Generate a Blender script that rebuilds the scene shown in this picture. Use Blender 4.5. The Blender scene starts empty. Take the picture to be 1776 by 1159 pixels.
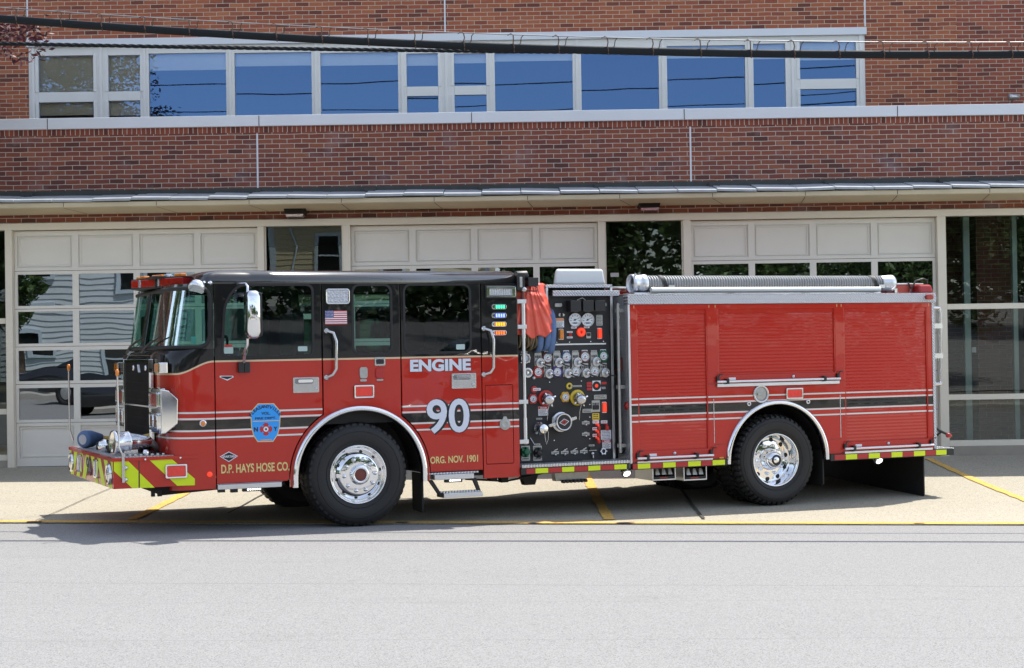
import bpy, bmesh, math, random
from math import radians, sin, cos, pi, sqrt, atan2
from mathutils import Vector, Matrix
random.seed(7)
C = bpy.context.scene.collection
scene = bpy.context.scene
# ---------------------------------------------------------------- camera
F_PX, CX, CY = 2914.0, 888.0, 579.5
CAM_H, PITCH, ROLL = 1.77, .0105, .0152
RC = Matrix.Rotation(pi/2+PITCH, 3, 'X') @ Matrix.Rotation(-ROLL, 3, 'Z')
CAM = Vector((0, 0, CAM_H))
cd = bpy.data.cameras.new('camera'); cam = bpy.data.objects.new('camera', cd); C.objects.link(cam)
cam.matrix_world = Matrix.Translation(CAM) @ RC.to_4x4()
cd.sensor_fit = 'HORIZONTAL'; cd.sensor_width = 36.0; cd.lens = F_PX/1776*36.0
cd.clip_start = .1; cd.clip_end = 3000
scene.camera = cam
# ---------------------------------------------------------------- light
SUN = Vector((.36, .36, 1)).normalized()
EL = math.asin(SUN.z); AZ = atan2(SUN.x, SUN.y)
w = bpy.data.worlds.new('World'); scene.world = w; w.use_nodes = True
nt = w.node_tree; bg = nt.nodes['Background']; sky = nt.nodes.new('ShaderNodeTexSky')
sky.sky_type = 'NISHITA'; sky.sun_disc = False; sky.sun_elevation = EL; sky.sun_rotation = AZ
sky.air_density = 1.0; sky.dust_density = .6; sky.ozone_density = 1.6; sky.altitude = 100
hs_ = nt.nodes.new('ShaderNodeHueSaturation'); hs_.inputs['Saturation'].default_value = .58; nt.links.new(sky.outputs[0], hs_.inputs['Color'])   # sky greyed so its light leaves the shade less blue
nt.links.new(hs_.outputs[0], bg.inputs[0]); bg.inputs[1].default_value = .15
sl = bpy.data.lights.new('sun', 'SUN'); sl.energy = 3.2; sl.angle = radians(.53); sl.color = (1, .95, .86)
so = bpy.data.objects.new('sun', sl); C.objects.link(so)
so.rotation_euler = SUN.to_track_quat('Z', 'Y').to_euler(); so.location = (8, 8, 30)
scene.view_settings.view_transform = 'Standard'; scene.view_settings.look = 'None'
scene.view_settings.exposure = 1.1; scene.view_settings.gamma = 1
scene.render.engine = 'CYCLES'
scene.cycles.max_bounces = 10; scene.cycles.transparent_max_bounces = 16; scene.cycles.caustics_reflective = False
scene.cycles.caustics_refractive = False
# ---------------------------------------------------------------- photo -> place
PSI, TILT = radians(23), .003
RT = Matrix.Rotation(PSI, 3, 'Z') @ Matrix.Rotation(-TILT, 3, 'Y')
OT = Vector((-1.6044, 17.35, 0))
def ray(x, y): return RC @ Vector((x-CX, CY-y, -F_PX))
def T(x, y, v=0.0):
    d = RT.transposed() @ ray(x, y); o = RT.transposed() @ (CAM-OT)
    return o + d*((v-o.y)/d.y)
def TU(x, y, u):
    d = RT.transposed() @ ray(x, y); o = RT.transposed() @ (CAM-OT)
    return o + d*((u-o.x)/d.x)
def PL(x, y, Y):
    d = ray(x, y); return CAM + d*(Y/d.y)
# ---------------------------------------------------------------- materials
MATS = {}
def _mk(name):
    m = bpy.data.materials.new(name); m.use_nodes = True
    MATS[name] = m
    return m, m.node_tree.nodes, m.node_tree.links, m.node_tree.nodes['Principled BSDF']
def N(nodes, t, **kw):
    n = nodes.new(t)
    for k, v in kw.items(): setattr(n, k, v)
    return n
def math_n(nodes, links, op, a, b=None, c=None):
    n = nodes.new('ShaderNodeMath'); n.operation = op
    for i, x in enumerate((a, b, c)):
        if x is None: continue
        if isinstance(x, (int, float)): n.inputs[i].default_value = x
        else: links.new(x, n.inputs[i])
    return n.outputs[0]
def mixc(nodes, links, fac, a, b):
    n = nodes.new('ShaderNodeMix'); n.data_type = 'RGBA'
    for i, x in ((0, fac), (6, a), (7, b)):
        if isinstance(x, (int, float)): n.inputs[i].default_value = x
        elif isinstance(x, tuple): n.inputs[i].default_value = (*x, 1) if len(x) == 3 else x
        else: links.new(x, n.inputs[i])
    return n.outputs[2]
def simple(name, col, rough=.5, metal=0., coat=0., var=.12, scale=6., bump=0., bscale=60., emit=0., spec=.5, coat_r=.04):
    """colour with a little uneven wear, so that nothing is perfectly flat"""
    m, n, l, b = _mk(name)
    tc = N(n, 'ShaderNodeTexCoord'); nz = N(n, 'ShaderNodeTexNoise'); nz.inputs['Scale'].default_value = scale
    nz.inputs['Detail'].default_value = 6
    l.new(tc.outputs['Object'], nz.inputs['Vector'])
    lo = tuple(c*(1-var) for c in col); hi = tuple(min(1, c*(1+var)) for c in col)
    l.new(mixc(n, l, nz.outputs[0], lo, hi), b.inputs['Base Color'])
    b.inputs['Metallic'].default_value = metal
    r = math_n(n, l, 'MULTIPLY_ADD', nz.outputs[0], .25*rough, .88*rough); l.new(r, b.inputs['Roughness'])
    b.inputs['Coat Weight'].default_value = coat; b.inputs['Coat Roughness'].default_value = coat_r
    b.inputs['Specular IOR Level'].default_value = spec
    if bump:
        n2 = N(n, 'ShaderNodeTexNoise'); n2.inputs['Scale'].default_value = bscale; n2.inputs['Detail'].default_value = 8
        l.new(tc.outputs['Object'], n2.inputs['Vector'])
        bp = N(n, 'ShaderNodeBump'); bp.inputs['Strength'].default_value = bump; bp.inputs['Distance'].default_value = .01
        l.new(n2.outputs[0], bp.inputs['Height']); l.new(bp.outputs[0], b.inputs['Normal'])
    if emit:
        b.inputs['Emission Color'].default_value = (*col, 1); b.inputs['Emission Strength'].default_value = emit
    return m
def glass(name, tint, refl=1., tcol=(1, 1, 1), rough=0., ior=1.5, wav=0., wscale=1.5, floor=0.):
    """window glass: what is behind shows tinted, what is in front is mirrored"""
    m, n, l, b = _mk(name); n.remove(b)
    out = n['Material Output']
    tr = N(n, 'ShaderNodeBsdfTransparent'); tr.inputs[0].default_value = (*tint, 1)
    gl = N(n, 'ShaderNodeBsdfGlossy'); gl.inputs['Color'].default_value = (*tcol, 1); gl.inputs['Roughness'].default_value = rough
    fr = N(n, 'ShaderNodeFresnel'); fr.inputs[0].default_value = ior
    fac = math_n(n, l, 'MULTIPLY_ADD', fr.outputs[0], refl, floor); fac = math_n(n, l, 'MINIMUM', fac, 1.)
    if wav:
        tc = N(n, 'ShaderNodeTexCoord'); nz = N(n, 'ShaderNodeTexNoise'); nz.inputs['Scale'].default_value = wscale
        nz.inputs['Detail'].default_value = 1
        l.new(tc.outputs['Object'], nz.inputs['Vector'])
        bp = N(n, 'ShaderNodeBump'); bp.inputs['Strength'].default_value = 1; bp.inputs['Distance'].default_value = wav
        l.new(nz.outputs[0], bp.inputs['Height']); l.new(bp.outputs[0], gl.inputs['Normal'])
    mx = N(n, 'ShaderNodeMixShader'); l.new(fac, mx.inputs[0]); l.new(tr.outputs[0], mx.inputs[1]); l.new(gl.outputs[0], mx.inputs[2])
    l.new(mx.outputs[0], out.inputs[0])
    return m
def brick(name, cols, mortar, bw=.2127, rh=.0677, ms=.0105, stain=.0, axis='XZ', off=.5):
    m, n, l, b = _mk(name)
    tc = N(n, 'ShaderNodeTexCoord'); sx = N(n, 'ShaderNodeSeparateXYZ'); cb = N(n, 'ShaderNodeCombineXYZ')
    l.new(tc.outputs['Object'], sx.inputs[0]); l.new(sx.outputs['X'], cb.inputs[0]); l.new(sx.outputs['Z'], cb.inputs[1])
    if axis == 'YZ': l.new(sx.outputs['Y'], cb.inputs[0])
    # hand-laid: rows waver a few mm
    nw = N(n, 'ShaderNodeTexNoise'); nw.inputs['Scale'].default_value = 4.5; nw.inputs['Detail'].default_value = 3
    l.new(cb.outputs[0], nw.inputs['Vector'])
    vm = N(n, 'ShaderNodeVectorMath', operation='SUBTRACT'); l.new(nw.outputs['Color'], vm.inputs[0]); vm.inputs[1].default_value = (.5, .5, .5)
    vs = N(n, 'ShaderNodeVectorMath', operation='SCALE'); l.new(vm.outputs[0], vs.inputs[0]); vs.inputs['Scale'].default_value = .016
    va = N(n, 'ShaderNodeVectorMath', operation='ADD'); l.new(cb.outputs[0], va.inputs[0]); l.new(vs.outputs[0], va.inputs[1])
    br = N(n, 'ShaderNodeTexBrick'); l.new(va.outputs[0], br.inputs['Vector'])
    br.offset = off; br.inputs['Scale'].default_value = 1; br.inputs['Brick Width'].default_value = bw; br.inputs['Row Height'].default_value = rh
    br.inputs['Mortar Size'].default_value = ms/2; br.inputs['Mortar Smooth'].default_value = .25; br.inputs['Bias'].default_value = 0
    br.inputs['Color1'].default_value = (0, 0, 0, 1); br.inputs['Color2'].default_value = (1, 1, 1, 1); br.inputs['Mortar'].default_value = (.5, .5, .5, 1)
    rp = N(n, 'ShaderNodeValToRGB'); l.new(br.outputs['Color'], rp.inputs[0])
    e = rp.color_ramp.elements
    e[0].position = 0; e[0].color = (*cols[0], 1); e[1].position = 1; e[1].color = (*cols[-1], 1)
    for i, c in enumerate(cols[1:-1]):
        x = e.new((i+1)/(len(cols)-1)); x.color = (*c, 1)
    nz = N(n, 'ShaderNodeTexNoise'); nz.inputs['Scale'].default_value = 38; nz.inputs['Detail'].default_value = 6; l.new(cb.outputs[0], nz.inputs['Vector'])
    cv = mixc(n, l, math_n(n, l, 'MULTIPLY', nz.outputs[0], .55), rp.outputs[0], tuple(c*.55 for c in cols[len(cols)//2]))
    big = N(n, 'ShaderNodeTexNoise'); big.inputs['Scale'].default_value = .8; big.inputs['Detail'].default_value = 5; l.new(cb.outputs[0], big.inputs['Vector'])
    if stain:
        wf = N(n, 'ShaderNodeTexNoise'); wf.inputs['Scale'].default_value = 1.7; wf.inputs['Detail'].default_value = 7; wf.inputs['Roughness'].default_value = .62
        l.new(cb.outputs[0], wf.inputs['Vector'])
        k = N(n, 'ShaderNodeMapRange'); k.inputs[1].default_value = .56; k.inputs[2].default_value = .78; k.inputs[3].default_value = 0; k.inputs[4].default_value = stain
        l.new(wf.outputs[0], k.inputs[0]); cv = mixc(n, l, k.outputs[0], cv, (.36, .27, .29))
    cv = mixc(n, l, math_n(n, l, 'MULTIPLY', big.outputs[0], .3), cv, tuple(c*.6 for c in cols[0]))
    mo = mixc(n, l, nz.outputs[0], tuple(c*.72 for c in mortar), tuple(c*1.15 for c in mortar))
    l.new(mixc(n, l, br.outputs['Fac'], cv, mo), b.inputs['Base Color'])
    b.inputs['Roughness'].default_value = .9
    bp = N(n, 'ShaderNodeBump'); bp.inputs['Strength'].default_value = .7; bp.inputs['Distance'].default_value = .012
    hh = math_n(n, l, 'MULTIPLY_ADD', nz.outputs[0], .25, math_n(n, l, 'SUBTRACT', 1., br.outputs['Fac']))
    l.new(hh, bp.inputs['Height']); l.new(bp.outputs[0], b.inputs['Normal'])
    return m
def ramp01(n, l, x, a, b_):   # 1 between a and b_
    return math_n(n, l, 'MULTIPLY', math_n(n, l, 'GREATER_THAN', x, a), math_n(n, l, 'LESS_THAN', x, b_))
def truck_paint(name, two_tone, stripes, body_dip=False):
    m, n, l, b = _mk(name)
    tc = N(n, 'ShaderNodeTexCoord'); sx = N(n, 'ShaderNodeSeparateXYZ'); l.new(tc.outputs['Object'], sx.inputs[0])
    z = sx.outputs['Z']; u = sx.outputs['X']
    nz = N(n, 'ShaderNodeTexNoise'); nz.inputs['Scale'].default_value = 2.5; nz.inputs['Detail'].default_value = 5; l.new(tc.outputs['Object'], nz.inputs['Vector'])
    col = mixc(n, l, nz.outputs[0], (.45, .022, .012), (.50, .027, .0145))
    if stripes:
        zs = z
        if stripes == 2:   # round the cab's front corner the stripes sweep up a little
            k = math_n(n, l, 'MAXIMUM', math_n(n, l, 'SUBTRACT', -1.55, u), 0.)
            zs = math_n(n, l, 'MULTIPLY_ADD', math_n(n, l, 'MULTIPLY', k, k), -.06, z)
        blk = ramp01(n, l, zs, 1.044, 1.139)
        col = mixc(n, l, blk, col, (.022, .021, .02))
        wh = None
        for a, h in ((1.203, .018), (1.142, .018), (1.023, .018), (.954, .018)):
            q = ramp01(n, l, zs, a, a+h); wh = q if wh is None else math_n(n, l, 'MAXIMUM', wh, q)
        edge = None
        for a, h in ((1.200, .0225), (1.0205, .0225), (.951, .0225)):
            q = ramp01(n, l, zs, a, a+h); edge = q if edge is None else math_n(n, l, 'MAXIMUM', edge, q)
        col = mixc(n, l, edge, col, (.03, .01, .01))
        col = mixc(n, l, wh, col, (.72, .66, .64))
    if two_tone:
        k = math_n(n, l, 'MINIMUM', math_n(n, l, 'MAXIMUM', math_n(n, l, 'DIVIDE', math_n(n, l, 'SUBTRACT', -1.49, u), .38), 0.), 1.)
        sm = math_n(n, l, 'MULTIPLY', math_n(n, l, 'MULTIPLY', k, k), math_n(n, l, 'SUBTRACT', 3., math_n(n, l, 'MULTIPLY', k, 2.)))
        zc = math_n(n, l, 'MULTIPLY_ADD', sm, -.118, 1.722)
        dz = math_n(n, l, 'SUBTRACT', z, zc)
        col = mixc(n, l, math_n(n, l, 'GREATER_THAN', dz, 0.), col, (.008, .008, .009))
        col = mixc(n, l, ramp01(n, l, dz, -.009, .009), col, (.66, .5, .32))
    l.new(col, b.inputs['Base Color'])
    b.inputs['Roughness'].default_value = .4; b.inputs['Specular IOR Level'].default_value = .1; b.inputs['Coat Weight'].default_value = .8; b.inputs['Coat Roughness'].default_value = .02
    # faint ripple of hand-finished panels
    n2 = N(n, 'ShaderNodeTexNoise'); n2.inputs['Scale'].default_value = 2.2; n2.inputs['Detail'].default_value = 2; l.new(tc.outputs['Object'], n2.inputs['Vector'])
    bp = N(n, 'ShaderNodeBump'); bp.inputs['Strength'].default_value = 1; bp.inputs['Distance'].default_value = .0025; l.new(n2.outputs[0], bp.inputs['Height'])
    l.new(bp.outputs[0], b.inputs['Coat Normal']); l.new(bp.outputs[0], b.inputs['Normal'])
    return m
def tread(name, axes, col=(.62, .63, .66), rough=.24):
    m, n, l, b = _mk(name)
    tc = N(n, 'ShaderNodeTexCoord'); sx = N(n, 'ShaderNodeSeparateXYZ'); l.new(tc.outputs['Object'], sx.inputs[0])
    a, c = sx.outputs[axes[0]], sx.outputs[axes[1]]
    k = 2*pi/.034
    p = math_n(n, l, 'SINE', math_n(n, l, 'MULTIPLY', math_n(n, l, 'ADD', a, c), k*.5))
    q = math_n(n, l, 'SINE', math_n(n, l, 'MULTIPLY', math_n(n, l, 'SUBTRACT', a, c), k*.5))
    h = math_n(n, l, 'POWER', math_n(n, l, 'ABSOLUTE', math_n(n, l, 'MULTIPLY', p, q)), 2.)
    bp = N(n, 'ShaderNodeBump'); bp.inputs['Strength'].default_value = 1; bp.inputs['Distance'].default_value = .016
    l.new(h, bp.inputs['Height']); l.new(bp.outputs[0], b.inputs['Normal'])
    b.inputs['Base Color'].default_value = (*col, 1); b.inputs['Metallic'].default_value = 1; b.inputs['Roughness'].default_value = rough
    return m
RED, BLACKP, STRIPED, CABP, CABS = 'red_paint', 'black_paint', 'striped_paint', 'cab_paint', 'cab_striped_paint'
truck_paint(RED, 0, 0); truck_paint(STRIPED, 0, 1); truck_paint(CABP, 1, 0); truck_paint(CABS, 1, 2)
simple(BLACKP, (.008, .008, .009), .25, coat=1., var=.1)
simple('chrome', (.82, .83, .85), .05, metal=1., var=.03)
simple('polished', (.86, .87, .89), .14, metal=1., var=.04); simple('steel', (.6, .6, .61), .22, metal=1., var=.08)
simple('aluminium', (.66, .67, .69), .34, metal=1., var=.08, bump=.04)
simple('rubber', (.0115, .0115, .0125), .62, var=.35, bump=.12, bscale=40)
simple('black_plastic', (.013, .013, .014), .45, var=.2)
simple('panel_black', (.014, .0145, .017), .55, var=.3, bump=.1, bscale=300)
simple('chassis_black', (.008, .008, .008), .7, var=.3)
simple('lime', (.66, .80, .01), .4, var=.06, scale=20)
simple('reflective_red', (.42, .022, .02), .4, var=.08, scale=20)
simple('white_decal', (.78, .79, .84), .35, var=.04)
simple('silver_letter', (.66, .70, .80), .32, var=.05)
simple('gold_letter', (.78, .55, .22), .35, var=.06)
simple('navy_ink', (.012, .016, .06), .5)
simple('black_ink', (.012, .012, .012), .5)
simple('badge_blue', (.03, .34, .88), .4, var=.05)
simple('flag_red', (.5, .03, .03), .5); simple('flag_blue', (.03, .045, .22), .5)
simple('red_lens', (.36, .008, .006), .2, coat=.4, var=.75, scale=34)
simple('lit_red', (.95, .06, .02), .2, emit=.25)  # faint glow put into the red, also on handles and other unlit parts
simple('amber_lens', (.75, .22, .01), .15, coat=1., var=.25, scale=45)
simple('clear_lens', (.55, .57, .62), .08, coat=1., metal=.7, var=.35, scale=50, bump=.5, bscale=60)
simple('lit_green', (.05, .85, .35), .2, emit=1.0); simple('lit_blue', (.12, .18, 1.), .2, emit=2.4)
simple('lit_amber', (1., .38, .02), .2, emit=1.0); simple('lit_orange', (1., .14, .02), .2, emit=1.0); simple('lit_white', (1, .96, .9), .2, emit=1.6)
simple('gauge_face', (.72, .78, .84), .3, var=.04); simple('orange_sign', (.72, .3, .14), .5)
simple('bezel_red', (.5, .03, .02), .4); simple('bezel_brown', (.16, .035, .025), .45); simple('bezel_green', (.01, .13, .06), .4)
simple('bezel_purple', (.09, .05, .26), .4); simple('bezel_yellow', (.75, .42, .03), .4); simple('paint_yellow', (.72, .52, .05), .4)
simple('bezel_blue', (.05, .1, .2), .4); simple('plate_grey', (.42, .42, .4), .38, metal=.5, var=.2, scale=30)
simple('seat_cloth', (.03, .03, .032), .9); simple('white_gelcoat', (.86, .87, .86), .35, coat=.3, var=.04)
simple('tarp_red', (.70, .10, .06), .4, var=.12, scale=9, bump=.25, bscale=26)
simple('hose_tan', (.22, .17, .10), .85, var=.35, scale=20, bump=.3, bscale=90)
simple('hose_blue', (.10, .17, .33), .8, var=.3, scale=20, bump=.3, bscale=90)
simple('hose_black', (.26, .265, .27), .36, var=.2); simple('sticker_teal', (.42, .66, .72), .5); simple('cord_black', (.02, .02, .02), .5); simple('marker_red', (.85, .045, .03), .2, coat=.5, var=.12, scale=30); simple('hose_yellow', (.5, .33, .06), .7, var=.3, scale=20)
simple('mudflap', (.012, .012, .012), .7, var=.3)
tread('tread_side', ('X', 'Z')); tread('tread_top', ('X', 'Y'), rough=.3); tread('tread_front', ('Y', 'Z'), (.45, .47, .5), .3)
glass('cab_glass', (.46, .66, .61), refl=1.2, tcol=(.9, .96, 1.))
glass('windshield_glass', (.40, .68, .60), refl=.55, tcol=(.85, .95, 1.))
glass('door_glass', (.10, .11, .11), refl=3.2, tcol=(.86, .93, 1.), wav=.0012, wscale=1.5, floor=.12)
glass('storefront_glass', (.74, .80, .77), refl=1.3, tcol=(.92, 1., .97), wav=.0012, wscale=1., floor=.03)
glass('upper_glass', (.95, .97, .94), refl=2.2, tcol=(.20, .39, .80), wav=.0012, wscale=.7, floor=.14)
brick('brick_upper', [(.12, .04, .032), (.27, .075, .045), (.42, .125, .062), (.50, .155, .07), (.38, .105, .054), (.54, .18, .08), (.44, .125, .06), (.33, .09, .05), (.58, .22, .10)], (.58, .49, .38), stain=.0)
brick('brick_right', [(.10, .034, .028), (.32, .09, .055), (.41, .115, .062), (.36, .09, .055), (.46, .15, .07), (.28, .075, .048)], (.55, .49, .40), stain=.0)
brick('brick_lower', [(.09, .035, .03), (.18, .055, .042), (.28, .08, .05), (.33, .096, .053), (.23, .067, .047), (.37, .122, .06), (.30, .085, .05), (.20, .06, .044), (.41, .15, .085)], (.54, .48, .41), stain=.62)
brick('brick_rowlock', [(.09, .03, .028), (.29, .075, .045), (.36, .095, .052), (.24, .06, .045)], (.60, .55, .50), bw=.0677, rh=.3, off=0)
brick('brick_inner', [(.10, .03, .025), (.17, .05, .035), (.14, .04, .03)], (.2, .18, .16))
simple('frame_paint', (.76, .71, .60), .45, var=.05, scale=3); simple('door_paint', (.75, .73, .665), .42, var=.05, scale=2.5, bump=.02)
simple('window_white', (.74, .74, .72), .4, var=.05, scale=4); simple('coping_metal', (.66, .69, .74), .4, var=.07, scale=1.5)
simple('canopy_concrete', (.60, .53, .38), .8, var=.16, scale=2.2, bump=.1, bscale=40)
simple('slate', (.36, .39, .42), .5, var=.3, scale=7, bump=.3, bscale=12); simple('slate_dark', (.05, .055, .05), .8, var=.5, scale=9)
simple('lamp_glass', (.22, .23, .25), .15, coat=1., metal=.6, var=.4, scale=60, bump=.5, bscale=70); simple('blind_tan', (.84, .78, .58), .8, var=.06); simple('blind_white', (.86, .90, .88), .8, var=.04)
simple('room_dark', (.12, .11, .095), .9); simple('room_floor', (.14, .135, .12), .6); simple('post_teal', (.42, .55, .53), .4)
simple('fixture_black', (.012, .012, .013), .5); simple('fixture_silver', (.5, .5, .5), .3, metal=.6)
simple('rust_wire', (.12, .07, .045), .8); simple('galv_wire', (.32, .33, .34), .45, metal=.7); simple('cable_black', (.008, .011, .014), .7, var=.3, bump=.1, spec=.3)
simple('curb_concrete', (.34, .31, .26), .9, var=.2, bump=.3, bscale=50)
simple('siding', (.62, .54, .36), .7, var=.06, scale=2); simple('siding_white', (.62, .68, .72), .7, var=.06, scale=2); simple('trim_white', (.6, .7, .78), .6)
simple('roof_shingle', (.1, .095, .09), .9, var=.3, scale=12, bump=.4); simple('dark_pane', (.015, .018, .02), .08)
simple('car_black', (.012, .012, .014), .25, coat=1.); simple('car_silver', (.45, .46, .48), .3, metal=.5, coat=1.); simple('bark', (.09, .065, .045), .95, var=.35, scale=14, bump=.6, bscale=20)
for nm, c in (('leaf_green', (.055, .10, .022)), ('leaf_mid', (.08, .13, .03)), ('leaf_purple', (.075, .016, .026))):
    m, n, l, b = _mk(nm)
    oi = N(n, 'ShaderNodeNewGeometry'); r = mixc(n, l, oi.outputs['Random Per Island'], tuple(k*.55 for k in c), tuple(k*1.5 for k in c))
    l.new(r, b.inputs['Base Color']); b.inputs['Roughness'].default_value = .55
# ground materials
def ground_mat(name, c0, c1, c2, spk, lines=(), rough=.9, bump=.35, sc=70):
    m, n, l, b = _mk(name)
    tc = N(n, 'ShaderNodeTexCoord'); sx = N(n, 'ShaderNodeSeparateXYZ'); l.new(tc.outputs['Object'], sx.inputs[0])
    a = N(n, 'ShaderNodeTexNoise'); a.inputs['Scale'].default_value = .45; a.inputs['Detail'].default_value = 6; a.inputs['Roughness'].default_value = .6
    mp = N(n, 'ShaderNodeMapping'); mp.inputs['Scale'].default_value = (.35, 1.4, 1); l.new(tc.outputs['Object'], mp.inputs[0]); l.new(mp.outputs[0], a.inputs['Vector'])
    f = N(n, 'ShaderNodeTexNoise'); f.inputs['Scale'].default_value = sc; f.inputs['Detail'].default_value = 5; f.inputs['Roughness'].default_value = .75; l.new(tc.outputs['Object'], f.inputs['Vector'])
    v = N(n, 'ShaderNodeTexVoronoi'); v.inputs['Scale'].default_value = sc*1.15; l.new(tc.outputs['Object'], v.inputs['Vector'])
    col = mixc(n, l, a.outputs[0], c0, c1)
    st = N(n, 'ShaderNodeTexNoise'); st.inputs['Scale'].default_value = .9; st.inputs['Detail'].default_value = 9; st.inputs['Roughness'].default_value = .7; st.inputs['Distortion'].default_value = .6; l.new(mp.outputs[0], st.inputs['Vector'])
    sk = N(n, 'ShaderNodeMapRange'); sk.inputs[1].default_value = .54; sk.inputs[2].default_value = .74; sk.inputs[4].default_value = .42; l.new(st.outputs[0], sk.inputs[0])
    col = mixc(n, l, sk.outputs[0], col, tuple(k*.62 for k in c0))
    g = N(n, 'ShaderNodeMapRange'); g.inputs[1].default_value = .42; g.inputs[2].default_value = .66; l.new(f.outputs[0], g.inputs[0])
    col = mixc(n, l, math_n(n, l, 'MULTIPLY', g.outputs[0], spk), col, c2)
    dk = math_n(n, l, 'MULTIPLY', math_n(n, l, 'GREATER_THAN', v.outputs['Color'], .72), spk*.7)
    col = mixc(n, l, dk, col, tuple(k*.5 for k in c0))
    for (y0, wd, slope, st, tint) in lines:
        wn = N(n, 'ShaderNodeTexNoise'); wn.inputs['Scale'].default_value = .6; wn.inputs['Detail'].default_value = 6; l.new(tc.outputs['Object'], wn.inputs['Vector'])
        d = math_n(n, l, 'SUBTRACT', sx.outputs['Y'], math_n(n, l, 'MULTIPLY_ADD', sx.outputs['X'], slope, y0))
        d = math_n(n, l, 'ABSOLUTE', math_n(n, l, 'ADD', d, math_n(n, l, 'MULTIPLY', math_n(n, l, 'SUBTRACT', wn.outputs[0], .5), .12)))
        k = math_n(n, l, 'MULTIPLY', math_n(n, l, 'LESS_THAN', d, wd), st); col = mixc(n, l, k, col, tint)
    l.new(col, b.inputs['Base Color']); b.inputs['Roughness'].default_value = rough
    bp = N(n, 'ShaderNodeBump'); bp.inputs['Strength'].default_value = bump; bp.inputs['Distance'].default_value = .012
    l.new(f.outputs[0], bp.inputs['Height']); l.new(bp.outputs[0], b.inputs['Normal'])
    return m
ground_mat('asphalt', (.19, .19, .188), (.23, .228, .224), (.36, .355, .35), .9, [(13.1, .012, -.012, .5, (.12, .12, .12)), (12.2, .01, .05, .3, (.14, .14, .14)), (10.6, .012, .03, .35, (.15, .15, .15))], sc=120)  # dark lines: tar seams that also stand in for shadows of overhead wires
ground_mat('apron_concrete', (.31, .28, .215), (.385, .35, .27), (.47, .43, .35), .85, sc=80, bump=.25)
ground_mat('sidewalk_concrete', (.4, .38, .33), (.48, .45, .4), (.52, .5, .46), .6)
ground_mat('lawn', (.06, .09, .025), (.09, .12, .04), (.12, .15, .06), .6, sc=25)
ground_mat('marking_yellow', (.66, .36, .05), (.74, .44, .08), (.6, .42, .18), .75, sc=45, bump=.2)
simple('joint_dark', (.06, .055, .045), .95, var=.4, scale=30)
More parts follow.
